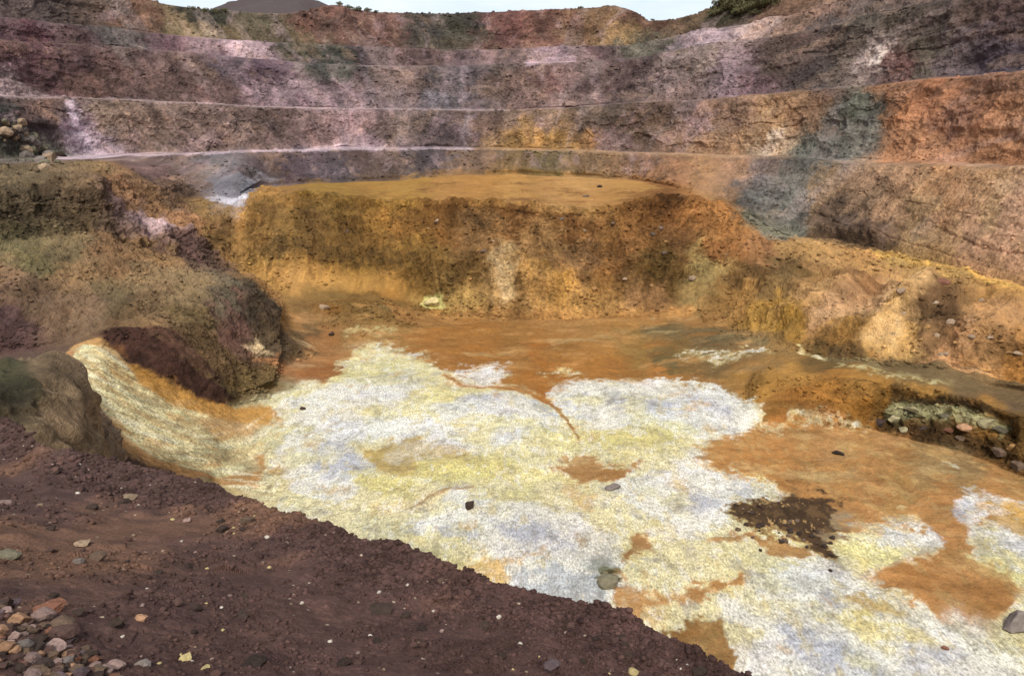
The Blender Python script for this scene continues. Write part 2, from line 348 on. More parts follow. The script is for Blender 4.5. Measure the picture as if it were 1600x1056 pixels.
h *= (1 + 0.5 * edgef)
fade = 1 - sstep(0.25, 0.9, S2[F])
Z[F] += h * fade

# ------------------------------------------------------------------ soil and rock colours (of each deposit, plus one painted shadow)
ALB = 0.86
def tone(c):
    q = lin(c); g = q @ np.array([.3, .55, .15])
    return g + (q - g) * 0.97
SAMPLES = """
60,15,100,84,78;150,15,108,88,77;230,35,122,86,66;290,45,140,118,82;322,20,58,58,46;350,50,92,77,52;420,40,97,87,66;500,30,127,86,71;450,62,100,86,60
20,40,106,78,80;50,52,110,70,76;100,60,104,78,77;200,58,82,77,73;260,68,118,87,92;330,75,128,97,103;40,90,97,66,69;120,100,97,71,71;200,110,107,81,76
300,110,112,86,79;370,100,95,80,86;420,120,112,86,96;388,82,175,145,150;470,80,82,76,56;520,92,72,76,66;535,112,92,90,80;20,135,165,138,135;60,130,102,70,70
150,130,107,79,69;250,140,112,86,79;330,150,112,86,81;430,140,158,130,136;480,148,150,122,128;530,150,140,114,120;10,185,58,62,56;40,190,112,86,80
62,205,76,62,65;85,190,145,108,86;108,190,86,70,70;128,212,180,152,163;145,236,182,158,168;170,190,145,118,96;220,200,134,107,91;300,190,122,99,89
330,212,134,107,96;400,190,106,86,80;450,190,128,102,96;500,200,138,107,101;548,200,152,122,122;580,220,150,124,130
600,45,108,76,66;560,45,118,84,72;680,45,76,69,63;720,40,76,73,61;790,40,113,73,66;850,45,118,79,66;930,40,123,91,61;960,50,150,117,70;980,70,90,86,70;1000,30,102,70,55
570,85,90,72,73;650,85,101,78,75;700,73,86,76,60;740,92,134,107,107;800,88,122,96,91;865,93,168,138,145;920,85,101,76,76;1000,83,96,91,76
590,130,128,102,96;640,130,134,107,96;700,130,96,86,86;730,130,90,82,86;770,130,117,93,81;830,130,128,100,89;870,125,124,87,82;930,125,90,68,65;980,120,80,62,60
1000,142,112,91,86;1040,120,145,121,118;560,150,155,128,134;620,152,144,120,118;690,162,122,112,118;890,150,140,112,105;1050,145,130,104,95
560,200,176,138,138;610,200,112,91,86;650,200,122,101,91;690,205,85,72,75;720,205,91,75,79;760,200,128,100,86;820,200,138,110,91;850,222,165,120,48;800,218,155,117,68
900,222,156,113,58;950,190,96,81,70;960,215,122,96,91;1000,200,112,86,66;1040,190,128,100,81
560,252,96,75,70;530,265,80,70,76;600,255,101,80,70;680,245,90,78,79;740,250,112,86,65;800,257,112,86,50;860,250,112,91,50;930,250,134,102,66;1000,255,134,97,66;1060,250,144,102,66;1050,275,155,107,66
700,280,168,122,70;800,290,178,132,76;900,290,190,144,92;1000,293,180,134,77;600,296,162,121,60;500,295,152,116,50;900,312,172,126,75;640,300,165,124,62;760,300,170,122,66
1090,22,112,86,61;1150,12,66,63,44;1200,15,118,87,66;1270,20,155,118,97;1100,60,170,144,150;1180,50,165,138,128;1230,45,155,123,102;1100,100,144,123,112
1150,110,155,128,134;1180,120,123,91,97;1210,90,91,72,62;1260,80,97,76,69;1300,40,91,79,76;1350,40,86,76,66;1400,40,97,83,71;1450,40,86,73,66;1520,30,97,76,66;1580,30,91,70,65
1290,110,75,62,62;1330,95,118,97,81;1372,92,180,158,150;1400,112,118,76,71;1440,90,102,91,76;1500,80,101,86,87;1560,80,92,78,87;1590,105,90,75,82
1090,180,144,118,118;1130,170,150,113,86;1130,210,165,122,80;1200,190,170,127,80;1250,160,170,123,80;1212,218,205,172,135;1270,170,144,107,76;1290,150,112,86,76
1320,160,106,96,80;1340,190,106,106,96;1310,220,110,109,100;1352,172,98,100,86;1400,150,170,112,65;1400,180,180,117,65;1450,140,165,107,65;1500,180,154,107,81;1550,160,160,107,70
1580,200,170,118,76;1430,220,185,127,80;1500,230,170,117,76;1560,240,175,118,70
1090,262,170,122,70;1150,258,154,112,76;1130,300,160,118,76;1200,270,134,110,97;1190,300,122,110,107;1240,262,108,104,94;1250,290,132,122,112;1270,245,104,106,94;1180,340,117,117,112
1230,330,106,107,100;1200,356,128,124,118;1300,290,165,128,81;1350,290,170,132,97;1400,300,175,132,91;1480,300,180,127,76;1550,300,185,138,86;1550,330,195,154,102
1450,350,170,132,86;1520,380,185,138,102;1580,380,185,138,102;1580,430,190,144,97;1480,400,180,138,86;1340,368,75,58,48;1300,362,112,86,66;1380,370,86,66,50;1420,370,160,125,80
30,272,97,83,62;100,262,112,93,69;150,260,123,100,69;30,220,86,83,69;60,240,112,107,91;50,310,86,73,55;120,320,86,71,52;150,300,91,73,52;178,310,122,97,92;190,290,144,107,76
220,290,128,97,70;250,270,107,81,76;280,300,112,86,66;300,270,107,86,76;350,278,106,99,102;372,303,165,158,163;340,300,112,102,103;400,260,86,70,70;470,255,86,70,76;430,250,118,91,76
240,322,134,100,66;240,350,188,160,162;203,333,150,125,126;300,350,154,112,76;330,320,128,100,55;380,372,144,107,55;340,375,135,102,58
30,380,97,87,60;100,380,107,92,66;50,420,102,92,62;120,430,123,97,66;180,400,118,90,62;250,400,134,104,70;300,385,102,76,69;320,410,86,69,58;20,440,123,97,73;60,468,96,76,58
20,490,86,64,62;12,512,92,68,64;80,490,123,97,73;130,480,118,94,71;200,470,102,87,62;250,450,123,100,71;300,460,128,107,76;350,460,96,86,69;390,470,70,60,48;410,500,75,60,45
370,510,107,76,66;300,500,112,92,60;250,500,118,94,66;340,560,123,97,66;380,600,123,100,60;430,540,86,70,50;470,560,102,81,55;30,560,97,76,66;60,620,128,107,81;20,620,75,72,50
60,660,155,128,97;100,620,134,112,91;120,680,155,123,86;118,600,60,42,40;150,660,72,50,45;230,530,112,86,60;470,525,110,86,55;500,545,166,114,68
400,320,154,114,55;430,310,150,110,55;420,330,112,83,42;500,330,134,102,55;600,330,138,100,52;500,380,112,83,45;560,390,123,90,48;450,390,128,97,50;420,410,154,118,60
650,350,134,94,50;700,340,118,79,42;800,340,123,81,48;900,350,128,86,50;1000,330,134,90,50;1040,320,118,76,42;1100,340,165,112,66;1130,370,170,118,71;750,380,155,114,76
850,390,160,121,81;900,400,138,102,71;1000,400,144,100,62;1050,390,123,86,55;600,410,128,94,50;650,420,138,102,52;740,430,112,81,45;790,440,195,164,128;830,440,175,132,81
720,462,195,158,97;800,470,180,138,92;870,450,180,132,66;900,460,170,124,76;950,450,155,110,62;1000,460,165,122,86;1030,420,107,79,42;1100,420,170,144,97;1130,390,144,97,60
1180,425,91,66,40;1200,400,150,107,76;1250,400,165,128,86;1280,420,170,132,91
450,432,170,128,66;550,432,170,128,66;600,446,154,110,55;500,470,123,94,50;570,460,112,81,40;620,480,123,86,45;450,485,154,112,60;470,495,165,122,76;600,512,170,128,76;540,505,150,112,68
700,502,164,114,58;800,520,170,120,66;760,560,170,114,55;900,520,180,130,76;1000,503,190,138,81;1000,540,154,118,66;900,560,170,118,60;850,590,184,112,42;1050,522,134,107,71
1120,527,118,100,73;1170,542,134,107,76;1050,560,123,100,62;1040,582,192,128,64;1100,502,170,122,71;950,580,182,122,58;500,575,175,110,60;580,555,190,150,105;660,560,175,118,60
1150,470,165,122,71;1200,450,128,100,66;1230,430,123,97,66;1200,490,175,132,66;1240,500,154,114,50;1290,450,165,124,86;1320,480,192,145,110;1350,460,154,110,76;1370,470,192,154,118
1400,515,215,168,108;1430,462,215,172,126;1330,515,175,128,66;1465,470,112,81,60;1445,515,123,92,66;1500,480,123,92,60;1500,520,170,128,97;1560,500,170,128,92;1580,462,180,134,81
1470,560,196,144,104;1550,550,180,134,92;1520,580,196,144,97;1590,580,186,128,66;1450,425,175,138,86;1350,420,165,124,81
1300,562,106,83,52;1400,573,112,90,60;1500,598,112,90,66;1590,612,112,90,70;1450,588,118,94,62;1230,550,140,108,68
1200,600,170,123,60;1250,590,175,128,66;1250,622,150,100,45;1300,610,160,110,50;1300,640,165,112,50;1200,622,150,102,50;1350,640,160,107,40;1350,610,170,122,60;1450,612,170,125,65;1550,640,165,118,60
1590,680,110,80,40;1560,700,90,68,38;1450,650,80,60,42;1400,640,95,72,42
1200,690,200,132,70;1300,690,196,138,86;1400,700,190,138,92;1200,720,196,128,64;1300,740,200,138,76;1400,740,170,122,64;1450,730,144,118,81;1500,730,138,112,81;1550,742,196,134,76
1450,780,200,132,74;1500,810,200,132,74;1400,900,196,128,70;1450,920,200,132,74;1500,900,196,134,81;1550,950,190,122,64;1350,780,196,130,76;1250,750,190,125,66;1590,860,190,160,100
500,620,222,215,175;600,680,220,212,170;700,740,214,200,140;800,700,214,200,140;900,780,222,214,168;1000,820,222,212,150;1100,920,224,214,150;500,760,220,215,190;600,820,222,212,165
900,880,210,205,175;1200,960,220,212,180;1300,1000,214,208,190;1500,1030,214,208,190;1400,960,205,190,135;1000,740,215,200,145;1050,880,224,214,150;450,700,222,212,160;380,720,205,180,120
1200,820,220,210,150;1250,900,222,214,160;1350,860,222,216,175;1590,980,215,205,160;1000,1000,190,140,85;1100,1030,150,115,75
"""
pts, cols = [], []
for tok in SAMPLES.replace('\n', ';').split(';'):
    if tok.strip():
        v = [float(q) for q in tok.split(',')]
        pts.append(to_map(v[0], v[1])); cols.append(tone(v[2:]))
pts, cols = np.array(pts), np.array(cols)
gu = np.linspace(-400, 2000, 300); gv = np.linspace(ROWV[FOREROWS], ROWV[-1], 320)
GU, GV = np.meshgrid(gu, gv)
ps = np.interp(pts[:, 1], ROWV, S)                        # each bench face keeps the rocks sampled on it
TIERS = [-9, LI['wall_toe'], LI['bench_a'] + .6, LI['bench_b'] + .6, LI['bench_c'] + .6, LI['bench_d'] + .6, 99]
def blend_tier(a, b):
    num = np.zeros(GU.shape + (3,)); den = np.zeros(GU.shape); numb = num.copy(); denb = den.copy()
    for (u, v), c, q in zip(pts, cols, ps):
        k = 1.0 if a - .12 <= q < b + .12 else 0.004
        d2 = ((GU - u) ** 2 + ((GV - v) * 1.5) ** 2)
        w = 1e10 * k / (d2 + 40.0) ** 3.2; num += w[..., None] * c; den += w
        w = k / (d2 + 900.0) ** 2; numb += w[..., None] * c; denb += w
    G, B = num / den[..., None], numb / denb[..., None]
    g = .45 if a > 0 else .25
    return G * (1 - g) + B * g
UU = np.broadcast_to(COLU, R.shape); VV = np.broadcast_to(ROWV[:, None], R.shape)
wob = np.clip(R, 40, 240) / 100
w1 = fbm(BX / 8 / 1, BY / 8, BZ / 6, 5, 201, gain=.6); w2 = fbm(BX / 8, BY / 8, BZ / 6, 5, 231, gain=.6)
wa = fbm(BX / 2.4, BY / 2.4, BZ / 2.0, 5, 205, gain=.62); wb = fbm(BX / 2.4, BY / 2.4, BZ / 2.0, 5, 235, gain=.62)
WU, WV = UU + w1 * 34 + wa * 30 + bed * 8, VV + w2 * 22 + wb * 20 + bed2 * 10
def bil(G, u, v):
    a = np.clip((u - gu[0]) / (gu[1] - gu[0]), 0, len(gu) - 1.001); b = np.clip((v - gv[0]) / (gv[1] - gv[0]), 0, len(gv) - 1.001)
    i, j = a.astype(int), b.astype(int); fa, fb = (a - i)[..., None], (b - j)[..., None]
    return (G[j, i] * (1 - fa) + G[j, i+1] * fa) * (1 - fb) + (G[j+1, i] * (1 - fa) + G[j+1, i+1] * fa) * fb
COL = np.zeros(R.shape + (3,))
for a_, b_ in zip(TIERS[:-1], TIERS[1:]):
    rs = np.where((S >= a_) & (S < b_))[0]; G_ = blend_tier(a_, b_)
    COL[rs] = bil(G_, WU[rs], WV[rs])
w3 = fbm(BX / 2.2, BY / 2.2, BZ / 2.2, 4, 261, gain=.65); w4 = fbm(BX / 2.2, BY / 2.2, BZ / 2.2, 4, 281, gain=.65)

w5 = fbm(BX / .7, BY / .7, BZ / .7, 4, 291, gain=.68)
def region(poly, color, feather=5, warp=8, strength=1.0, fore=False, smin=1.0, smax=99):
    """lay a deposit colour or a painted shadow over an outlined piece of ground"""
    q = np.array([to_map(x, y, fore) for x, y in poly])
    pad = feather + warp + 4
    cs = np.where((COLU > q[:, 0].min() - pad) & (COLU < q[:, 0].max() + pad))[0]
    rs = np.where((ROWV > q[:, 1].min() - pad) & (ROWV < q[:, 1].max() + pad))[0]
    if len(cs) == 0 or len(rs) == 0: return
    sl = (slice(rs[0], rs[-1] + 1), slice(cs[0], cs[-1] + 1))
    u = UU[sl] + (w1[sl] * .8 + w3[sl] * 1.6) * warp; v = VV[sl] + (w2[sl] * .6 + w4[sl] * 1.3) * warp * .6
    inside = np.zeros(u.shape, bool); dist = np.full(u.shape, 1e9)
    n = len(q)
    for a in range(n):
        x0, y0 = q[a]; x1, y1 = q[(a + 1) % n]
        if y1 != y0:
            cr = ((v > min(y0, y1)) & (v <= max(y0, y1)))
            xi = x0 + (v - y0) * (x1 - x0) / (y1 - y0)
            inside ^= cr & (u < xi)
        dx, dy = x1 - x0, y1 - y0; L = dx * dx + dy * dy + 1e-9
        t = np.clip(((u - x0) * dx + (v - y0) * dy) / L, 0, 1)
        dist = np.minimum(dist, (u - x0 - t * dx) ** 2 + (v - y0 - t * dy) ** 2)
    d = np.sqrt(dist) * np.where(inside, 1, -1)
    m = sstep(-feather, feather, d + w5[sl] * warp * .85) * strength
    m = m * ((S2[sl] >= smin) & (S2[sl] <= smax))
    COL[sl] = COL[sl] * (1 - m[..., None]) + tone(color) * m[..., None]

def ell(cx, cy, rx, ry, rot=0, n=14):
    a = math.radians(rot)
    return [(cx + rx * math.cos(t) * math.cos(a) - ry * math.sin(t) * math.sin(a), cy + rx * math.cos(t) * math.sin(a) + ry * math.sin(t) * math.cos(a))
            for t in [2 * math.pi * k / n for k in range(n)]]
def streak(pts, w, color, **k):
    up = [(x, y - w / 2) for x, y in pts]; dn = [(x, y + w / 2) for x, y in pts][::-1]
    region(up + dn, color, **k)

WHITE, LILAC, CREAM, YEL, ORG, RUST, GREY, OCH = (222,220,212), (172,174,188), (226,220,180), (208,194,124), (194,140,84), (182,126,76), (150,152,150), (190,160,90)
# --- salt flat: outline, then its whites, yellows and rust stains
region([(420,620),(500,600),(540,560),(560,545),(600,540),(640,550),(680,566),(700,590),(760,600),(830,612),(870,640),(900,690),(870,610),(930,590),(1010,592),(1080,598),
        (1140,612),(1190,640),(1180,665),(1120,690),(1085,705),(1090,725),(1150,745),(1210,755),(1230,775),(1150,800),(1190,850),(1260,868),(1310,880),(1300,850),(1320,825),(1400,820),(1450,830),
        (1470,860),(1430,880),(1340,885),(1400,940),(1470,985),(1560,1010),(1640,1040),(1640,1100),(1150,1100),(1080,1040),(980,985),(860,945),(740,915),(560,850),(470,812),(400,782),(350,750),(400,700),(430,660)],
       (218,208,164), feather=9, warp=16)
for c, poly in [
 (WHITE, [(430,625),(520,600),(600,585),(680,600),(640,612),(560,620),(500,640),(450,640)]),
 (LILAC, ell(620,592,40,7)),
 (WHITE, [(700,580),(760,575),(795,582),(780,598),(740,602),(715,594)]),
 (WHITE, [(865,605),(930,590),(1010,593),(1090,598),(1140,612),(1190,640),(1180,665),(1120,690),(1080,680),(1020,668),(940,672),(900,660),(870,630)]),
 (LILAC, ell(1010,635,60,12,8)), (LILAC, ell(900,625,22,9)), (LILAC, ell(1110,630,40,9,15)),
 (YEL, [(930,690),(1000,672),(1060,680),(1080,700),(1020,706),(960,704)]),
 (WHITE, [(660,640),(740,612),(820,618),(870,648),(880,685),(820,660),(760,650),(690,655)]),
 (LILAC, ell(762,625,26,7)), (LILAC, ell(850,640,22,8,30)),
 (WHITE, [(450,680),(520,655),(620,645),(700,660),(740,670),(640,685),(560,680),(540,700),(570,740),(520,790),(460,770),(430,730)]),
 (LILAC, [(480,700),(540,690),(570,720),(600,745),(560,745),(510,750),(480,730)]),
 (WHITE, ell(690,690,28,8)), (WHITE, ell(790,684,26,7)),
 (OCH, [(560,700),(620,682),(700,690),(740,712),(700,740),(640,745),(590,735)]),
 (YEL, [(640,710),(740,705),(820,720),(780,745),(690,755),(640,740)]),
 (YEL, [(540,735),(600,740),(660,750),(640,775),(580,770)]),
 ((214,196,150), [(580,790),(660,765),(740,760),(700,785),(640,805),(570,812)]),
 (WHITE, [(640,820),(720,790),(820,785),(900,800),(970,840),(975,890),(960,945),(900,955),(850,935),(790,925),(790,880),(720,850)]),
 (LILAC, [(770,825),(830,808),(880,830),(900,850),(850,862),(800,842)]),
 (LILAC, ell(720,838,30,10)),
 ((214,176,110), [(700,900),(760,870),(830,862),(790,885),(790,912),(750,915)]),
 (GREY, ell(940,890,30,22,30)), ((120,118,95), ell(955,905,16,12)), ((176,180,184), [(800,890),(870,878),(930,905),(950,945),(900,955),(840,935),(800,925)]),
 ((70,62,45), ell(950,912,14,7,20)),
 (WHITE, [(960,745),(1040,732),(1120,742),(1215,756),(1220,778),(1150,800),(1140,835),(1060,840),(1030,810),(960,775)]),
 (LILAC, ell(1180,768,30,9)), (LILAC, ell(1090,785,40,14,10)), (GREY, ell(958,760,14,4)),
 (RUST, [(860,728),(900,716),(950,722),(1000,730),(950,745),(915,760),(890,745)]),
 (RUST, [(990,835),(1015,838),(1022,862),(1000,872),(975,874),(988,855)]),
 (ORG, [(975,905),(995,925),(1130,925),(1160,905),(1090,915),(1060,935),(1010,945),(990,985),(950,965)]),
 (RUST, [(1070,915),(1120,905),(1170,908),(1110,925),(1085,945),(1070,940)]),
 ((150,110,66), [(1040,985),(1080,965),(1120,968),(1150,1010),(1155,1050),(1110,1035),(1060,1010)]),
 (WHITE, [(1120,930),(1190,905),(1260,892),(1330,900),(1390,935),(1450,975),(1540,1010),(1620,1050),(1620,1100),(1170,1100),(1160,1040),(1180,980),(1130,960)]),
 (LILAC, [(1200,975),(1260,985),(1340,1040),(1380,1056),(1290,1056),(1230,1020)]), (LILAC, ell(1300,948,40,8)), (LILAC, ell(1460,1035,50,16)),
 (OCH, [(1330,940),(1370,935),(1420,955),(1450,975),(1400,975),(1350,965)]), ((214,200,140), [(1270,965),(1330,960),(1400,985),(1480,1010),(1440,1025),(1350,1010)]),
 ((78,58,44), [(1140,800),(1160,790),(1210,775),(1225,765),(1280,768),(1300,790),(1315,815),(1300,830),(1320,845),(1290,855),(1310,878),(1290,880),(1255,855),(1225,835),(1200,840),(1150,815)]),
 (RUST, [(1100,855),(1150,838),(1230,845),(1265,865),(1250,878),(1200,870),(1170,850)]),
 (GREY, ell(1315,812,16,8)), (GREY, ell(1298,838,18,7,15)),
 (WHITE, [(1370,830),(1400,824),(1450,832),(1470,855),(1420,866),(1370,855)]), (GREY, ell(1400,836,26,6)),
 ((226,216,150), [(1310,850),(1360,850),(1420,870),(1400,882),(1340,886),(1310,875)]),
 ((214,190,135), [(1360,800),(1400,796),(1440,812),(1460,830),(1410,820),(1370,812)]),
 (WHITE, [(1490,780),(1520,775),(1600,782),(1660,790),(1660,800),(1540,805),(1520,820),(1500,805)]),
 ((210,160,60), [(1520,795),(1560,784),(1650,788),(1650,835),(1590,835),(1560,815)]),
 ((224,214,165), [(1500,825),(1560,815),(1600,840),(1660,850),(1660,930),(1590,915),(1550,880),(1510,860)]),
 (WHITE, [(1540,835),(1570,830),(1620,860),(1620,880),(1580,870)]),
 (LILAC, ell(1505,795,10,12)),
 ((230,226,206), [(1380,935),(1420,955),(1500,1000),(1600,1040),(1600,1052),(1500,1018),(1430,985),(1380,952)]),
 ((140,116,86), [(1420,720),(1500,712),(1540,725),(1520,745),(1460,748),(1430,738)]),
 ((205,190,150), ell(1482,731,14,5)),
]:
    dark_ = sum(c) < 340
    region(poly, c, feather=7 if dark_ else 10 if c in (LILAC, YEL, GREY) else 6, warp=24 if dark_ else 17, strength=1.0 if dark_ else 0.75 if c == LILAC else 0.85)
# channel of rusty water across the salt, cracks
streak([(850,622),(870,640),(890,662),(905,690)], 7, (170,118,66), feather=3, warp=5)
streak([(690,588),(720,600),(780,606),(830,615),(855,630)], 5, (186,124,66), feather=3, warp=5)
streak([(640,800),(670,778),(700,765),(740,762)], 5, (170,135,100), feather=2, warp=4, strength=.7)
region([(862,560),(920,556),(990,560),(1020,600),(900,590),(860,612),(820,605),(780,598),(800,575)], (174,118,58), feather=6, warp=8, strength=.6)
# pale crusts on the far floor and along the road
for p, w in [([(540,522),(580,518),(620,516)], 5), ([(545,550),(580,543),(610,545)], 12), ([(840,584),(870,580),(900,583)], 7), ([(740,484),(780,489),(820,491)], 4),
             ([(840,496),(880,498),(925,492)], 5), ([(1115,562),(1160,552),(1200,550)], 9), ([(1250,548),(1290,560),(1340,568),(1370,576)], 8), ([(1370,582),(1410,588),(1440,592)], 5),
             ([(1230,650),(1270,658),(1330,664),(1360,668)], 12), ([(1340,565),(1390,570),(1420,575)], 3), ([(1060,556),(1110,552),(1165,549)], 5), ([(1400,592),(1450,597),(1490,602)], 5), ([(1310,572),(1360,584),(1400,590)], 5), ([(1180,664),(1230,668),(1300,674)], 5), ([(950,488),(990,493)],3)]:
    streak(p, w * .75, (208,190,142), feather=5, warp=14, strength=.85)
for p, w, c in [([(1000,518),(1080,520),(1160,527),(1200,535)], 14, (122,104,76)), ([(1290,552),(1400,575),(1500,594),(1620,618)], 26, (110,90,66)), ([(1020,562),(1060,568)], 12, (104,94,66))]:
    streak(p, w, c, feather=4, warp=6, strength=.8)
# trough on the left: yellow white crust between ochre lips, dark red wall behind it
region([(82,566),(110,540),(150,528),(200,575),(250,606),(300,630),(360,642),(420,636),(440,660),(420,700),(400,760),(330,755),(250,732),(190,712),(165,690),(140,645)], (184,140,84), feather=4, warp=5)
region([(92,566),(125,538),(158,548),(208,588),(250,614),(300,640),(360,652),(420,650),(440,680),(400,720),(340,748),(262,726),(200,694),(172,670),(148,636)], (226,212,158), feather=6, warp=8)
for k_ in range(9):
    q_ = k_ / 8
    streak([(104 + 52 * q_, 562 - 20 * q_), (160 + 60 * q_, 640 - 60 * q_), (230 + 70 * q_, 700 - 78 * q_), (330 + 70 * q_, 740 - 84 * q_)], 5, [(206,160,96),(236,226,190),(196,176,130)][k_ % 3], feather=4, warp=6, strength=.5)
region([(200,576),(250,598),(300,626),(350,640),(300,642),(260,630),(230,612)], (190,144,72), feather=6, warp=8)
region([(300,655),(360,650),(420,648),(425,670),(400,690),(350,680)], (204,150,92), feather=12, warp=14, strength=.7)
region([(84,566),(112,545),(118,570),(112,590)], (180,120,84), feather=3, warp=4)
region([(150,522),(185,514),(215,513),(240,530),(272,562),(322,602),(352,630),(354,640),(300,629),(250,607),(200,577),(165,545)], (76,50,42), feather=7, warp=14, strength=.95)
region([(225,515),(250,520),(300,560),(340,600),(325,604),(285,572),(250,545)], (96,62,54), feather=6, warp=10, strength=.6)
region([(160,540),(190,545),(200,565),(180,555)], (118,78,44), feather=6, warp=8, strength=.7)
region([(375,540),(400,532),(420,560),(400,556)], (214,184,140), feather=3, warp=4, strength=.7)
region([(400,560),(450,568),(530,548),(560,545),(540,556),(470,580),(420,580)], (180,126,78), feather=7, warp=10, strength=.8)
region([(1378,640),(1398,622),(1440,630),(1500,634),(1552,638),(1574,652),(1560,672),(1520,658),(1470,658),(1420,656),(1400,664)], (176,170,132), feather=4, warp=10, strength=.85)
region([(1395,612),(1450,618),(1520,626),(1570,640),(1562,646),(1500,636),(1440,630),(1398,624)], (56,42,28), feather=3, warp=7, strength=.9)  # shadow under the overhanging bank edge, painted as a dark band
region([(1372,662),(1420,664),(1500,668),(1560,690),(1600,730),(1540,706),(1450,688),(1380,676)], (92,66,40), feather=5, warp=10, strength=.8)
region([(1360,605),(1378,600),(1388,625),(1375,660),(1360,655)], (130,92,40), feather=4, warp=9, strength=.7)
region([(400,392),(470,398),(560,404),(650,418),(640,432),(560,422),(480,416),(410,416)], (92,70,42), feather=9, warp=18, strength=.7)
region([(660,405),(740,415),(750,445),(700,462),(665,440)], (104,76,44), feather=10, warp=16, strength=.6)
region([(980,400),(1060,395),(1080,430),(1030,450),(960,440)], (104,78,44), feather=10, warp=16, strength=.6)
region([(700,318),(790,322),(850,330),(840,342),(760,340),(700,334)], (104,70,38), feather=6, warp=14, strength=.6)
region([(1020,306),(1062,303),(1080,318),(1040,332),(960,334)], (112,74,42), feather=7, warp=14, strength=.6)
region([(430,455),(520,447),(600,456),(660,480),(715,504),(640,507),(560,500),(480,500)], (128,98,56), feather=10, warp=16, strength=.75)
region([(410,424),(500,422),(600,434),(650,446),(560,448),(450,444)], (176,132,74), feather=7, warp=9, strength=.7)
region([(690,492),(715,455),(780,430),(860,440),(960,455),(1015,478),(960,494),(850,496)], (190,146,90), feather=12, warp=18, strength=.45)
region([(600,474),(760,476),(900,482),(1000,478),(1080,468),(1090,500),(900,508),(760,502),(620,498)], (182,132,80), feather=9, warp=12, strength=.9)
# pale dusty bench floors and talus tongues of the far wall
for p, w, c, s in [([(60,247),(130,247),(200,242),(300,240),(400,236),(530,233),(660,232),(740,233)], 3.5, (190,165,172), .8), ([(740,233),(900,236),(1060,241),(1240,246)], 3.5, (178,140,100), .6),
                ([(0,152),(200,156),(300,161),(460,168),(560,170),(700,171),(800,172)], 3, (178,152,152), .6), ([(330,236),(420,234),(540,229),(600,230)], 5, (186,160,166), .5),
                ([(820,101),(860,98),(900,94)], 6, (180,150,158), .8), ([(1270,252),(1400,258),(1600,262)], 3, (128,100,76), .6)]:
    streak(p, w, c, feather=2, warp=3, strength=s)
region([(102,160),(115,160),(130,200),(150,228),(190,243),(140,244),(125,225),(110,190)], (190,166,176), feather=5, warp=8)
region([(150,225),(200,235),(240,244),(140,245)], (178,150,158), feather=4, warp=5, strength=.7)
region([(330,290),(350,275),(375,270),(400,295),(385,306),(340,308)], (118,114,120), feather=4, warp=5)
region([(320,310),(345,307),(390,304),(388,311),(340,315)], (180,176,186), feather=2, warp=3)
region([(1300,165),(1345,155),(1372,165),(1360,205),(1362,245),(1300,254),(1270,275),(1240,325),(1248,355),(1235,374),(1190,372),(1130,335),(1180,318),(1215,290),(1238,262),(1270,235),(1300,200)], (122,117,106), feather=13, warp=16, strength=.9)
region([(1272,378),(1298,348),(1314,332),(1330,346),(1352,350),(1378,365),(1404,372),(1396,390),(1340,390),(1290,384)], (104,80,62), feather=7, warp=14, strength=.9)
region([(1445,455),(1400,495),(1340,538),(1400,548),(1412,515),(1436,478)], (216,174,126), feather=6, warp=7, strength=.85)
region([(1290,470),(1350,455),(1395,475),(1340,505),(1270,510)], (194,152,118), feather=9, warp=10, strength=.7)
region([(1446,460),(1500,455),(1520,480),(1480,520),(1430,525),(1436,485)], (112,84,60), feather=9, warp=14, strength=.75)
region([(1230,475),(1300,440),(1330,445),(1280,475),(1210,505)], (182,142,98), feather=9, warp=12, strength=.6)
region([(1330,150),(1352,150),(1360,175),(1335,190),(1320,180)], (104,106,90), feather=5, warp=8, strength=.8)
region([(1270,215),(1300,205),(1320,220),(1290,240),(1255,250)], (112,113,102), feather=5, warp=8, strength=.7)
region([(820,180),(850,210),(880,212),(905,232),(780,232),(800,215)], (166,122,48), feather=6, warp=9, strength=.6)
region([(1372,68),(1385,78),(1370,105),(1358,106),(1366,85)], (205,186,176), feather=2, warp=5)
region([(1205,205),(1225,200),(1215,225),(1200,242),(1188,240)], (210,180,150), feather=3, warp=6)
for q in ([(560,60),(575,110),(590,160),(580,168),(565,120)], [(725,240),(732,200),(738,176),(730,176),(722,205)], [(720,100),(735,105),(730,150),(722,160)]):
    region(q, (160,140,146), feather=4, warp=9, strength=.5)
region([(665,458),(692,455),(694,475),(672,478),(656,468)], (214,202,132), feather=2, warp=4)
region([(775,425),(798,425),(800,465),(785,470),(778,450)], (214,184,150), feather=6, warp=5, strength=.7)
streak([(1360,400),(1400,410),(1450,425),(1500,436),(1600,464)], 7, (206,162,92), feather=3, warp=3, strength=.8)

saltm = sstep(.28, .42, COL.mean(-1)) * sstep(380, 440, PX) * (S2 > 1.5) * (S2 < LI['spur_crest'])
p1 = fbm(BX / 4.2, BY / 4.6, BX * 0, 5, 501, gain=.62); p2 = fbm(BX / 1.9, BY / 2.4, BX * 0, 5, 521, gain=.66); p3 = fbm(BX / 2.8, BY / 3.4, BX * 0, 5, 541, gain=.62)
def lay(mask, c):
    global COL
    COL = COL * (1 - mask[..., None]) + tone(c) * mask[..., None]
lay(saltm * sstep(.10, .42, p1) * .55, (224, 222, 226))
lay(saltm * sstep(.12, .45, -p1) * .50, (216, 204, 130))
lay(saltm * sstep(.22, .5, p2) * .45, (150, 146, 148))
lay(saltm * sstep(.30, .5, p3) * .55, (200, 160, 104))
lay(saltm * sstep(.32, .6, -p3) * .5, (140, 128, 92))
wallm = sstep(LI['wall_toe'] - .1, LI['wall_toe'] + .3, S2) * (1 - .0 * S2)
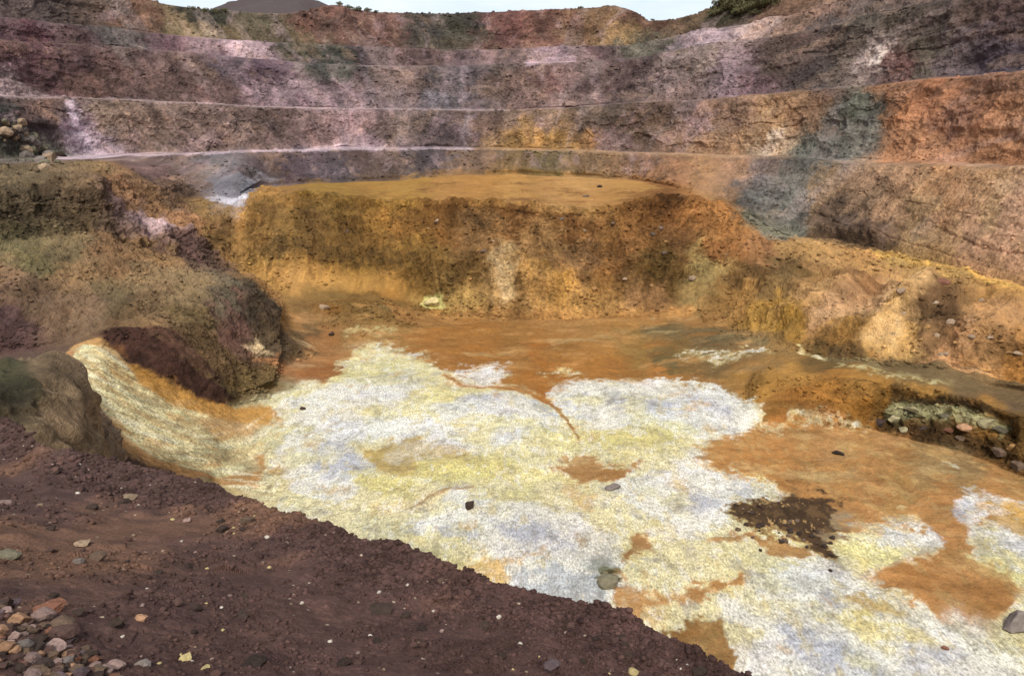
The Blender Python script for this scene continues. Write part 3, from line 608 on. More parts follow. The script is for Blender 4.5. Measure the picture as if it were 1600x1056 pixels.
q1 = fbm(qa / 2.6, qb / 11, R / 20, 5, 601, gain=.66); q2 = fbm(qa / 2.6, qb / 4.2, R / 20, 5, 621, gain=.66); q3 = fbm(strike / 4, BZ / 4.5, R / 20, 5, 641, gain=.66); q4 = fbm(qa / 9, qb / 16, R / 40, 5, 661, gain=.62)
def tint(mask, f, c=None):
    global COL
    q = COL * np.array(f)
    if c is not None: q = q * .5 + tone(c) * .5
    COL = COL * (1 - mask[..., None]) + q * mask[..., None]
rightw = sstep(1080, 1300, PX)
wl = 1 - .5 * rightw
tint(wallm * wl * sstep(.10, .34, q1) * .75, (1.5, 1.42, 1.42)); tint(wallm * wl * sstep(.08, .32, -q1) * .65, (.55, .55, .60))
tint(wallm * sstep(.16, .4, q2) * .6, (1.35, 1.25, 1.1), (160, 128, 104)); tint(wallm * wl * sstep(.2, .4, -q2) * .5, (.7, .68, .74))
tint(wallm * sstep(.2, .4, q3) * .55 * (1 - rightw), (1.3, 1.2, 1.25), (166, 136, 140)); tint(wallm * wl * sstep(.2, .42, -q3) * .45, (.9, .9, .9), (84, 72, 70))
tint(wallm * sstep(.16, .4, q4) * .35, (.8, .8, .8), (104, 96, 88))
q5 = fbm(qa / 3.0, BZ / 50, R / 60, 4, 691, gain=.5)
tint(wallm * sstep(.24, .38, q5) * .45, (1.2, 1.15, 1.15), (172, 148, 142)); tint(wallm * sstep(.26, .4, -q5) * .45, (.7, .68, .72))
hm = np.clip(hill + mesa + apron * .6, 0, 1) * (1 - wallm) * sstep(LI['wall_foot'], LI['wall_crest'], S2)
tint(hm * sstep(.10, .36, q1) * .65, (1.45, 1.4, 1.3)); tint(hm * sstep(.08, .34, -q1) * .75, (.55, .52, .50)); tint(hm * sstep(.18, .4, q2) * .5, (1.3, 1.3, 1.2)); tint(hm * sstep(.18, .4, -q3) * .5, (.65, .62, .6))
floorm = sstep(.07, .13, COL.mean(-1)) * (1 - saltm) * (S2 > 1.5) * (S2 < LI['cliff_foot']) * sstep(420, 480, PX) * (1 - sstep(1140, 1200, PX) * (S2 > LI['wall_crest'] + .5))
p4 = fbm(BX / .6, BY / 1.3, BX * 0, 4, 651, gain=.7); p5 = fbm(BX / 1.1, BY / 2.2, BX * 0, 4, 661, gain=.7)
lay(saltm * sstep(.22, .36, p4) * .32, (150, 142, 124)); lay(saltm * sstep(.20, .32, -p4) * .5, (232, 228, 214)); lay(saltm * sstep(.24, .36, p5) * .4, (206, 186, 120)); lay(saltm * sstep(.30, .44, -p5) * .32, (120, 108, 86))
tr = gbox(70, 440, LI['trough_lip'] + .05, LI['wall_foot'] - .05, 18, .15) * sstep(.1, .2, COL.mean(-1))
f1 = fbm((UU * .42 - VV * .9) / 11, (UU * .9 + VV * .42) / 90, UU * 0, 5, 671, gain=.62); f2 = fbm((UU * .42 - VV * .9) / 20, (UU * .9 + VV * .42) / 70, UU * 0, 5, 681, gain=.62)
lay(tr * sstep(.05, .3, f1) * .6, (240, 232, 198)); lay(tr * sstep(.08, .3, -f1) * .55, (172, 140, 92)); lay(tr * sstep(.12, .34, f2) * .6, (204, 156, 88)); lay(tr * sstep(.2, .4, -f2) * .5, (176, 176, 140))
lay(tr * sstep(.22, .34, p4) * .4, (130, 112, 80))
stain = np.exp(-(((PX - 1230) / 100) ** 2 + ((PY - 815) / 60) ** 2) ** 2) * (COL.mean(-1) < .13) * (S2 > 1.5)
lay(stain * sstep(.10, .24, p4) * .5, (122, 92, 64)); lay(stain * sstep(.16, .3, -p5) * .6, (64, 48, 37)); lay(stain * sstep(.34, .4, -p4) * .6, (214, 190, 140))
region([(196,574),(215,578),(262,602),(310,626),(360,640),(420,640),(424,664),(380,662),(320,650),(262,628),(222,606)], (204,148,66), feather=5, warp=8, strength=.85)
region([(84,566),(104,548),(118,560),(128,590),(165,650),(215,700),(275,728),(330,748),(320,756),(250,738),(190,706),(150,662),(112,604)], (196,142,84), feather=5, warp=8, strength=.75)
pool = sstep(1060, 1110, PX) * (S2 > 1.5) * (S2 < LI['wall_crest']) * (1 - saltm) * sstep(.08, .14, COL.mean(-1))
lay(pool * .38, (206, 160, 108)); lay(pool * sstep(.15, .3, p5) * .5, (216, 176, 122)); lay(pool * sstep(.2, .32, -p4) * .4, (160, 116, 72)); lay(pool * sstep(.22, .36, p4) * .4, (176, 150, 100))
r1 = fbm(BX / 4.5, BY / 1.8, BX * 0, 5, 561, gain=.62); r2 = fbm(BX / 7, BY / 3, BX * 0, 5, 581, gain=.6)
lay(floorm * sstep(.08, .45, r1) * .5, (208, 156, 100))
lay(floorm * sstep(.12, .45, -r1) * .45, (140, 94, 50))
lay(floorm * sstep(.22, .5, r2) * .5, (168, 112, 54))
lay(floorm * sstep(.28, .55, -r2) * .4, (214, 186, 140))
COL = COL * (1 - .22 * floorm[..., None])
# strongly mottled colour: stains and veins, lighter on raised beds, lumps and rills
m1 = fbm(BX / 6, BY / 6, BZ / 4, 5, 301, gain=.62); m2 = fbm(BX / 1.4, BY / 1.4, BZ / 1.0, 4, 321, gain=.66)
vein = fbm(strike / 3.2 + BZ / 5, BZ / 7, BX / 30, 4, 331, ridge=True)
wallness = rock * (1 - 0.5 * calm)
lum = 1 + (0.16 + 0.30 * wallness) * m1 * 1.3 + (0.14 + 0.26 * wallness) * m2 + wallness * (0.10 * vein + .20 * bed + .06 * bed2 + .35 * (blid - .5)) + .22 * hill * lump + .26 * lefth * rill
lum = np.clip(lum, 0.35, 1.8)
warm = 1 + 0.06 * fbm(BX / 5, BY / 5, BZ / 4, 4, 341, gain=.6)
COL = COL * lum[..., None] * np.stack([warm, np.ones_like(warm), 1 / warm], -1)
# dark foreground soil
fs = np.arange(FOREROWS + 46)
base = np.array(lin((88, 67, 62)))
fm = fbm(BX[fs] / 2.2, BY[fs] / 2.2, BX[fs] * 0, 4, 401, gain=.55); fm2 = fbm(BX[fs] / .25, BY[fs] / .25, BX[fs] * 0, 4, 411, gain=.6)
FC = base * (1 + 0.5 * fm2 + .2 * fm)[..., None]
tan = sstep(0.02, .5, fm + .15 * fm2)
FC = FC * (1 - tan[..., None] * .6) + lin((128, 96, 74)) * (tan * .6)[..., None] * (1 + .35 * fm2)[..., None]
red = sstep(-6.5, 6, BX[fs])[..., None] * .5
FC = FC * (1 - red) + FC * np.array([1.04, .87, .86]) * red
kf = (1 - sstep(0.55, 0.95, S2[fs]))[..., None]
COL[fs] = COL[fs] * (1 - kf) + FC * kf
wg = COL @ np.array([.3, .55, .15]); wd = (.18 * wallm + .04 * (1 - wallm) * (1 - saltm) * (S2 > 1))[..., None]
COL = COL * (1 - wd) + wg[..., None] * wd
COL = COL * (1 - .10 * saltm + .10 * wallm * (rightw + 1 - sstep(300, 560, PX)))[..., None]
gf = ((1 - wallm) * (1 - saltm) * sstep(420, 560, PX) * (S2 > 1.5))[..., None]
COL = COL * (1 + gf * (np.array([.96, .96, .80]) - 1))
COL = np.clip(COL * ALB, 0.008, 0.9)

# ------------------------------------------------------------------ materials
def terrain_material(name):
    m = bpy.data.materials.new(name); m.use_nodes = True; nt = m.node_tree; n, l = nt.nodes, nt.links
    bs = n['Principled BSDF']; bs.inputs['Roughness'].default_value = 0.95; bs.inputs['Specular IOR Level'].default_value = 0.12
    at = n.new('ShaderNodeAttribute'); at.attribute_name = 'soil_colour'
    kd = n.new('ShaderNodeAttribute'); kd.attribute_name = 'soil_kind'            # r rock, g salt crust, b near clods
    sp_ = n.new('ShaderNodeSeparateColor'); l.new(kd.outputs['Color'], sp_.inputs[0])
    geo = n.new('ShaderNodeNewGeometry')
    stretch = n.new('ShaderNodeVectorMath'); stretch.operation = 'MULTIPLY'; stretch.inputs[1].default_value = (1, .42, 1); l.new(geo.outputs['Position'], stretch.inputs[0])
    def noise(scale, det=6, r=.62):
        t = n.new('ShaderNodeTexNoise'); t.inputs['Scale'].default_value = scale; t.inputs['Detail'].default_value = det; t.inputs['Roughness'].default_value = r
        l.new(geo.outputs['Position'] if scale != 8.0 else stretch.outputs[0], t.inputs['Vector']); return t.outputs[0]
    def math_(op, a, b=None, c=None):
        t = n.new('ShaderNodeMath'); t.operation = op
        for i, v in enumerate((a, b, c)):
            if v is None: continue
            if isinstance(v, (int, float)): t.inputs[i].default_value = v
            else: l.new(v, t.inputs[i])
        return t.outputs[0]
    rk, sl_, dk = sp_.outputs[0], sp_.outputs[1], sp_.outputs[2]
    nr, nc, ns, nd = noise(1.5, 7, .68), noise(0.35, 8, .62), noise(8.0, 5, .7), noise(26, 5, .7)
    def centred(x, k): return math_('MULTIPLY', math_('SUBTRACT', x, .5), k)
    crk = math_('ADD', 0.9, math_('MULTIPLY', rk, 1.5))
    crk = math_('MULTIPLY', crk, math_('SUBTRACT', 1.0, dk))
    crs = math_('ADD', .9, math_('MULTIPLY', sl_, 1.9))
    crs = math_('MULTIPLY', crs, math_('SUBTRACT', 1.0, dk))
    t = math_('MULTIPLY', centred(nr, 1.0), crk)
    t = math_('ADD', t, math_('MULTIPLY', centred(nc, .7), crk))
    t = math_('ADD', t, math_('MULTIPLY', centred(ns, 1.0), crs))
    t = math_('ADD', t, math_('MULTIPLY', centred(nd, 1.9), dk))
    fac = math_('MAXIMUM', math_('ADD', 1.0, t), .2)
    vm = n.new('ShaderNodeVectorMath'); vm.operation = 'SCALE'; l.new(at.outputs['Color'], vm.inputs[0]); l.new(fac, vm.inputs['Scale'])
    outc = vm.outputs[0]
    def speck(scale, size, col, thr, gate):
        nonlocal outc
        vo = n.new('ShaderNodeTexVoronoi'); vo.inputs['Scale'].default_value = scale; l.new(geo.outputs['Position'], vo.inputs['Vector'])
        mr = n.new('ShaderNodeMapRange'); mr.inputs[1].default_value = size; mr.inputs[2].default_value = size * 1.4; mr.inputs[3].default_value = 1; mr.inputs[4].default_value = 0
        l.new(vo.outputs['Distance'], mr.inputs[0])
        sepc = n.new('ShaderNodeSeparateColor'); l.new(vo.outputs['Color'], sepc.inputs[0])
        f = math_('MULTIPLY', math_('MULTIPLY', mr.outputs[0], math_('GREATER_THAN', sepc.outputs[0], thr)), gate)
        mx = n.new('ShaderNodeMix'); mx.data_type = 'RGBA'; l.new(f, mx.inputs[0]); l.new(outc, mx.inputs[6]); mx.inputs[7].default_value = col
        outc = mx.outputs[2]
    speck(2.6, 0.26, (0.24, 0.21, 0.16, 1), 0.62, math_('MULTIPLY', sl_, .45))
    speck(0.9, 0.14, (0.34, 0.31, 0.26, 1), 0.6, math_('MULTIPLY', sl_, .25))
    speck(16, 0.22, (0.45, 0.36, 0.27, 1), 0.975, dk)
    l.new(outc, bs.inputs['Base Color'])
    hgt = math_('ADD', math_('MULTIPLY', math_('ADD', nr, nc), math_('ADD', .25, math_('MULTIPLY', rk, .75))), math_('MULTIPLY', ns, math_('SUBTRACT', .12, math_('MULTIPLY', sl_, .05))))
    hgt = math_('MULTIPLY', hgt, math_('SUBTRACT', 1.0, dk))
    hgt = math_('ADD', hgt, math_('MULTIPLY', nd, math_('MULTIPLY', dk, .03)))
    b1 = n.new('ShaderNodeBump'); b1.inputs['Strength'].default_value = 1.0; b1.inputs['Distance'].default_value = 1.2
    l.new(hgt, b1.inputs['Height']); l.new(b1.outputs[0], bs.inputs['Normal'])
    return m
M_TERR = terrain_material('mineral_ground')
dk_ = (1 - sstep(.3, .95, S2))
salt_ = sstep(0.22, 0.42, COL.mean(-1)) * (S2 > 1) * (S2 < LI['cliff_foot'])
KIND = np.stack([wallness * (1 - dk_), salt_, dk_], -1).reshape(-1, 3)

# ------------------------------------------------------------------ cut the sheet into the pieces of the setting
idx = np.arange(NR * NC).reshape(NR, NC)
SF = (S2[:-1, :-1]); XF = PX[:-1, :-1]
lab = np.full(SF.shape, 1)                                                     # pit floor
lab[SF < 1.0] = 0                                                              # foreground slope
lab[(SF >= 1.0) & (SF < LI['wall_foot']) & (XF < 300)] = 2
lab[(SF >= LI['wall_foot']) & (SF < LI['cliff_foot']) & (XF < 440)] = 2
lab[(SF >= LI['cliff_foot']) & (SF < LI['wall_toe']) & (XF < 390)] = 2             # left slope
lab[(SF >= LI['cliff_foot']) & (SF < LI['wall_toe']) & (XF >= 390) & (XF < 1150)] = 3     # middle plateau
lab[(SF >= LI['wall_crest']) & (SF < LI['spur_crest']) & (XF >= 1180)] = 4
lab[(SF >= LI['spur_crest']) & (SF < LI['wall_toe']) & (XF >= 1150)] = 4        # right slope
lab[(SF >= LI['wall_toe']) & (SF < LI['rim'])] = 5                              # terraced wall
lab[SF >= LI['rim']] = 6
TERR = [('ground_slope', M_TERR), ('pit_floor', M_TERR), ('hillside_terrain', M_TERR), ('plateau_terrain', M_TERR), ('bank_terrain', M_TERR), ('terraced_terrain', M_TERR), ('ground_beyond', M_TERR)]
P = np.stack([X, Y, Z], -1).reshape(-1, 3).astype(np.float32); CF = COL.reshape(-1, 3)
quad = np.stack([idx[:-1, :-1], idx[:-1, 1:], idx[1:, 1:], idx[1:, :-1]], -1)
for k, (nm, mat) in enumerate(TERR):
    q = quad[lab == k]
    used, inv = np.unique(q, return_inverse=True); q = inv.reshape(-1, 4)
    me = bpy.data.meshes.new(nm)
    me.vertices.add(len(used)); me.vertices.foreach_set('co', P[used].ravel())
    me.loops.add(q.size); me.loops.foreach_set('vertex_index', q.ravel().astype(np.int32))
    me.polygons.add(len(q)); me.polygons.foreach_set('loop_start', np.arange(0, q.size, 4, dtype=np.int32)); me.polygons.foreach_set('loop_total', np.full(len(q), 4, np.int32))
    me.update(calc_edges=True)
    ca = me.color_attributes.new('soil_colour', 'FLOAT_COLOR', 'POINT')
    ca.data.foreach_set('color', np.concatenate([CF[used], np.ones((len(used), 1))], 1).astype(np.float32).ravel())
    cb = me.color_attributes.new('soil_kind', 'FLOAT_COLOR', 'POINT')
    cb.data.foreach_set('color', np.concatenate([KIND[used], np.ones((len(used), 1))], 1).astype(np.float32).ravel())
    me.polygons.foreach_set('use_smooth', np.zeros(len(q), bool))
    me.materials.append(mat)
    o = bpy.data.objects.new(nm, me); sc.collection.objects.link(o); o['kind'] = 'structure'

# ------------------------------------------------------------------ rocks
rnd = random.Random(5); nrng = np.random.default_rng(5)
def ico(sub):
    bm = bmesh.new(); bmesh.ops.create_icosphere(bm, subdivisions=sub, radius=1.0)
    bm.verts.ensure_lookup_table()
    v = np.array([q.co[:] for q in bm.verts]); f = np.array([[w.index for w in q.verts] for q in bm.faces]); bm.free()
    return v, f
def rock_shape(seed, sub, chops=9, rough=.22):
    r = np.random.default_rng(seed); v, f = ico(sub)
    v = v * (1 + rough * fbm(v[:, 0] * 1.4 + seed, v[:, 1] * 1.4, v[:, 2] * 1.4, 4, seed)[:, None])
    for _ in range(chops):
        n = r.normal(size=3); n /= np.linalg.norm(n); d = r.uniform(.5, .86)
        v = v - np.maximum(v @ n - d, 0)[:, None] * n
    v = v * (1 + .10 * fbm(v[:, 0] * 3.5, v[:, 1] * 3.5, v[:, 2] * 3.5, 4, seed + 3, gain=.6)[:, None])
    v /= np.abs(v).max(0)
    return v, f
def rock_material(name, c, vary=.35):
    m = bpy.data.materials.new(name); m.use_nodes = True; nt = m.node_tree; n, l = nt.nodes, nt.links
    bs = n['Principled BSDF']; bs.inputs['Roughness'].default_value = .93; bs.inputs['Specular IOR Level'].default_value = .15
    tcn = n.new('ShaderNodeTexCoord'); oi = n.new('ShaderNodeObjectInfo'); add = n.new('ShaderNodeVectorMath'); add.operation = 'ADD'
    l.new(tcn.outputs['Object'], add.inputs[0]); l.new(oi.outputs['Location'], add.inputs[1])
    t = n.new('ShaderNodeTexNoise'); t.inputs['Scale'].default_value = 2.2; t.inputs['Detail'].default_value = 8; t.inputs['Roughness'].default_value = .65; l.new(add.outputs[0], t.inputs[0])
    cr = n.new('ShaderNodeValToRGB'); a = tone(c) * ALB
    cr.color_ramp.elements[0].position = .3; cr.color_ramp.elements[1].position = .7
    cr.color_ramp.elements[0].color = (*(a * (1 - vary)), 1); cr.color_ramp.elements[1].color = (*(np.minimum(a * (1 + vary), .9)), 1)
    l.new(t.outputs[0], cr.inputs[0])
    hs = n.new('ShaderNodeHueSaturation'); mr = n.new('ShaderNodeMapRange'); mr.inputs[3].default_value = .75; mr.inputs[4].default_value = 1.25
    l.new(oi.outputs['Random'], mr.inputs[0]); l.new(mr.outputs[0], hs.inputs['Value']); l.new(cr.outputs[0], hs.inputs['Color']); l.new(hs.outputs[0], bs.inputs['Base Color'])
    b = n.new('ShaderNodeBump'); b.inputs['Strength'].default_value = .5; b.inputs['Distance'].default_value = .1; l.new(t.outputs[0], b.inputs['Height']); l.new(b.outputs[0], bs.inputs['Normal'])
    return m
RM = {k: rock_material(k + '_rock', c) for k, c in dict(maroon=(88, 66, 60), brown=(98, 80, 66), dark=(62, 50, 44), tan=(146, 124, 102), orange=(156, 120, 92), pink=(142, 118, 110),
      grey=(118, 108, 102), pale=(196, 186, 172), yellow=(190, 172, 120), olive=(108, 102, 84), green=(146, 136, 104), rust=(124, 84, 66), purple=(98, 82, 84), ochre=(150, 114, 70)).items()}
_meshes = {}
def rock_mesh(kind, shape, sub=3, name='stone'):
    key = (kind, shape, sub)
    if key not in _meshes:
        v, f = rock_shape(100 + shape * 7, sub, 13 if sub > 2 else 8)
        me = bpy.data.meshes.new(name); me.from_pydata([tuple(q) for q in v], [], [tuple(int(i) for i in q) for q in f]); me.materials.append(RM[kind]); me.update()
        _meshes[key] = me
    return _meshes[key]
def ground(px, py, fore=False):
    c, r = survey(px, py, fore); c = int(round(c)); c = min(max(c, 2), NC - 3)
    lo, hi = (0, FOREROWS) if fore else (FOREROWS + 6, RIMROW)
    _, py2 = project(X[lo:hi, c], Y[lo:hi, c], Z[lo:hi, c])
    r = lo + int(np.argmin(np.abs(py2 - py)))
    return Vector((X[r, c], Y[r, c], Z[r, c]))
def rock(px, py, wpx, hpx, kind, name, cat, label, group=None, fore=False, shape=None, sub=3, rz=None, sink=.35, deep=None):
    """a stone of its own, standing on the ground at the sighted spot; sizes from its sighted width and height"""
    g = ground(px, py + hpx * .35, fore); d = (g - Vector((0, 0, EYE))).length
    w = wpx * d / FPX / 2; h = hpx * d / FPX / 2
    shape = rnd.randrange(9) if shape is None else shape
    o = bpy.data.objects.new(name, rock_mesh(kind, shape, sub, name)); sc.collection.objects.link(o)
    o.scale = (w * 1.1, (deep if deep else rnd.uniform(.8, 1.15)) * w, h * 1.15)
    o.rotation_euler = (rnd.uniform(-.2, .2), rnd.uniform(-.2, .2), rnd.uniform(-.5, .5) if rz is None else rz)
    o.location = g + Vector((0, 0, h * (1 - 2 * sink)))
    o['label'] = label; o['category'] = cat
    if group: o['group'] = group
    return o
FG = 'loose stones on the dark slope'
for px, py, w, h, k, lb in [
    (11,785,15,8,'pink','pinkish stone at the left end of the dark slope, above a grey green one'), (16,866,26,14,'olive','grey green stone half sunk in dark soil at the left edge'),
    (125,848,24,10,'tan','flat tan stone above two grey ones on the dark slope'), (121,874,17,12,'grey','pale grey stone below the flat tan one on the slope'),
    (148,868,26,11,'brown','low brownish stone right of the pale grey one'), (290,811,12,7,'pink','small pinkish white stone on the smooth tan strip of soil'),
    (200,774,20,9,'tan','tan stone where the smooth strip of soil begins'), (385,812,22,12,'brown','brownish stone a step below the clod covered edge'),
    (417,838,8,7,'pale','small bright white stone below the brownish one near the edge'), (220,965,18,9,'orange','orange stone right of the stone heap in the corner'),
    (180,972,28,18,'dark','dark brown lump between the orange stone and the heap'), (288,1026,18,12,'yellow','yellow stone near the bottom edge, left of another yellow pebble'),
    (322,1042,13,9,'yellow','small yellow pebble just right of a larger yellow stone at the bottom'), (222,1035,20,14,'grey','pinkish grey stone at the bottom left of the yellow stones'),
    (245,893,15,7,'dark','small dark clod in the middle of the left slope'), (380,930,18,9,'dark','dark clod above a second one on the open slope'),
    (378,960,24,10,'dark','flat dark clod below another dark clod on the open slope'), (395,1034,34,13,'dark','long dark clod at the bottom of the open slope'),
    (590,950,38,12,'dark','long flat near black clod lying below the middle of the edge'), (538,1032,22,16,'dark','near black stone beside a patch of tan soil at the bottom'),
    (780,962,8,7,'pale','small white pebble below the middle of the clod edge'), (990,1048,14,12,'yellow','pale yellow stone at the bottom right of the dark slope'),
    (862,1036,28,9,'purple','flat purplish slab at the bottom right of the dark slope'), (62,788,9,6,'tan','tiny tan stone up on the left slope'),
    (690,905,18,8,'brown','brown clod under the notch of the edge'), (655,1005,10,7,'yellow','tiny yellow pebble in open soil at the bottom middle')]:
    rock(px, py, w, h, k, 'stone', 'stone', lb, FG, True)
heap = [(33,968,30,20,'orange'),(8,945,22,18,'dark'),(70,962,26,18,'pink'),(76,948,38,14,'rust'),(96,972,36,14,'brown'),(4,988,16,20,'orange'),(52,1012,26,16,'dark'),(80,1012,30,16,'pink'),
        (104,990,34,22,'maroon'),(165,1045,22,16,'pink'),(106,1034,26,18,'grey'),(36,1010,26,16,'grey'),(12,1010,20,14,'orange'),(150,1030,20,10,'rust'),(120,955,16,8,'dark')]
kinds = ['maroon', 'brown', 'pink', 'rust', 'purple', 'maroon', 'maroon', 'brown', 'orange', 'dark', 'dark']
while len(heap) < 175:
    x, y = rnd.uniform(-6, 185), rnd.uniform(938, 1062)
    if y < 938 + (max(x - 20, 0)) * .62: continue
    s_ = rnd.choice([6, 7, 9, 10, 12, 15]) * (.8 + .4 * (y - 930) / 120)
    heap.append((x, y, s_ * rnd.uniform(1, 1.5), s_ * rnd.uniform(.65, .95), rnd.choice(kinds)))
HL = dict(maroon='dark maroon', brown='brown', pink='dusty pink', rust='rusty red', purple='purplish', grey='grey', orange='light orange', olive='olive grey', dark='nearly black')
for i, (px, py, w, h, k) in enumerate(sorted(heap, key=lambda q: q[1])):
    big = w > 28
    rock(px, py, w, h, k, 'stone', 'stone', ('large ' if big else '') + HL[k] + ' angular stone in the heap in the bottom left corner', 'stones heaped in the bottom left corner', True, sink=.2)
SL = dict(pale='tiny whitish pebble scattered on the dark maroon slope', tan='tiny tan pebble scattered on the dark maroon slope', maroon='small maroon clod scattered on the dark slope',
          dark='small dark clod scattered on the maroon slope', yellow='tiny yellowish pebble scattered on the dark maroon slope', pink='tiny pinkish pebble scattered on the dark maroon slope')
n = 0
while n < 120:
    x = rnd.uniform(0, 1100); ye = np.interp(x, [p[0] for p in EDGE], [p[1] for p in EDGE]); y = rnd.uniform(ye + 14, 1056)
    if y > 1052 or (x < 190 and y > 930): continue
    k = rnd.choice(['pale', 'pale', 'tan', 'maroon', 'maroon', 'dark', 'dark', 'yellow', 'pink'])
    w = rnd.uniform(4, 7) if k in ('pale', 'yellow', 'pink', 'tan') else rnd.uniform(8, 18)
    rock(x, y, w, w * rnd.uniform(.5, .8), k, 'pebble' if w < 8 else 'clod', 'pebble' if w < 8 else 'clod', SL[k], FG, True, sub=2); n += 1

# boulders of the pit
for px, py, w, h, k, nm, lb, sh in [
    (735,787,14,17,'dark','boulder','dark lone boulder standing on the yellow white salt crust',1), (1310,706,16,8,'dark','boulder','small dark boulder on the orange mud pool',2),
    (473,637,9,8,'dark','boulder','small dark stone where the trough meets the salt flat',3), (508,479,16,9,'tan','boulder','pale tan boulder below the ledge on the far left of the floor',4),
    (518,520,9,8,'dark','boulder','small dark boulder between pale crusts at the left shore',5), (1468,438,22,9,'rust','boulder','reddish brown block lying beside the pale track',6),
    (937,291,9,5,'dark','boulder','dark speck of a boulder on the flat plateau top',7), (916,306,10,5,'brown','boulder','brown boulder near the front edge of the plateau top',1),
    (1475,1012,9,8,'rust','boulder','small reddish boulder on the white crust near the bottom',2), (1588,968,40,34,'grey','boulder','large greyish boulder at the right edge above the salt',7),
    (678,470,26,18,'yellow','outcrop','pale sulphur yellow outcrop at the foot of the middle cliff',5), (890,162,28,10,'pink','mound','pale pinkish heap of rock on the second bench of the back wall',6),
    (958,760,24,8,'grey','boulder','low grey hump at the edge of a white salt patch',4), (950,905,30,22,'olive','outcrop','dark olive hump poking through the grey white salt by the slope edge',8)]:
    rock(px, py, w, h, k, nm, nm, lb, shape=sh)
hol = [(1374,655,16,12,'dark'),(1398,646,18,16,'green'),(1428,634,24,10,'green'),(1478,646,22,9,'olive'),(1538,654,24,13,'green'),(1556,666,18,10,'olive'),
       (1508,662,22,12,'orange'),(1480,668,14,8,'rust'),(1440,666,16,8,'dark'),(1500,682,14,7,'brown'),(1412,668,12,8,'green'),(1580,692,20,15,'ochre'),(1556,700,16,10,'brown'),(1592,722,20,12,'brown')]
HO = dict(brown='brown rock', dark='near black rock', green='pale greenish tan rock', olive='olive rock', orange='orange brown rock', rust='rusty rock', ochre='ochre rock')
HP = ['first', 'second', 'third', 'fourth', 'fifth', 'sixth', 'seventh']; cnt = {}
for q in sorted(hol):
    cnt[q[4]] = cnt.get(q[4], 0) + 1
    rock(*q[:4], q[4], 'rock', 'rock', HP[cnt[q[4]] - 1] + ' ' + HO[q[4]] + ' from the left in the hollow under the right bank', 'rocks in the hollow of the right bank', sink=.6)
n = 0
while n < 45:
    t_ = rnd.random(); x = 1148 + 160 * t_; y = 806 + 48 * t_ + rnd.gauss(0, 15)
    w = rnd.uniform(4, 9)
    rock(x, y, w, w * .7, rnd.choice(['dark', 'dark', 'brown']), 'clod', 'clod', 'dark brown clod in the rubble patch on the salt flat', 'clods of the dark rubble patch', sub=2, sink=.3); n += 1
rock(76, 246, 22, 18, 'tan', 'boulder', 'boulder', 'pale squarish boulder at the foot of the left talus, largest there', 'boulders of the left talus')
n = 0
while n < 46:
    t = rnd.random(); x = 4 + 84 * t + rnd.uniform(-16, 12); y = 196 + 62 * t + rnd.uniform(-18, 10)
    if x < -4: continue
    w = rnd.uniform(7, 17)
    k = rnd.choice(['olive', 'olive', 'grey', 'dark', 'tan'])
    rock(x, y, w, w * rnd.uniform(.6, .85), k, 'boulder', 'boulder', dict(olive='olive', grey='grey', dark='dark', tan='tan')[k] + ' boulder in the talus below the left wall', 'boulders of the left talus', sub=2); n += 1
n = 0
while n < 44:
    x, y = rnd.choice([(rnd.uniform(400, 1160), rnd.uniform(325, 470)), (rnd.uniform(1380, 1600), rnd.uniform(440, 560))])
    w = rnd.uniform(6, 12); k = rnd.choice(['ochre', 'brown', 'tan', 'ochre'] if x < 1200 else ['ochre', 'tan'])
    lb = ('ochre', 'brown', 'tan')[('ochre', 'brown', 'tan').index(k)] + (' block on the face of the middle cliff' if x < 1200 else ' block on the right hillside below the track')
    rock(x, y, w, w * rnd.uniform(.55, .8), k, 'block', 'rock', lb, 'blocks on the slopes', sub=2, sink=.58); n += 1

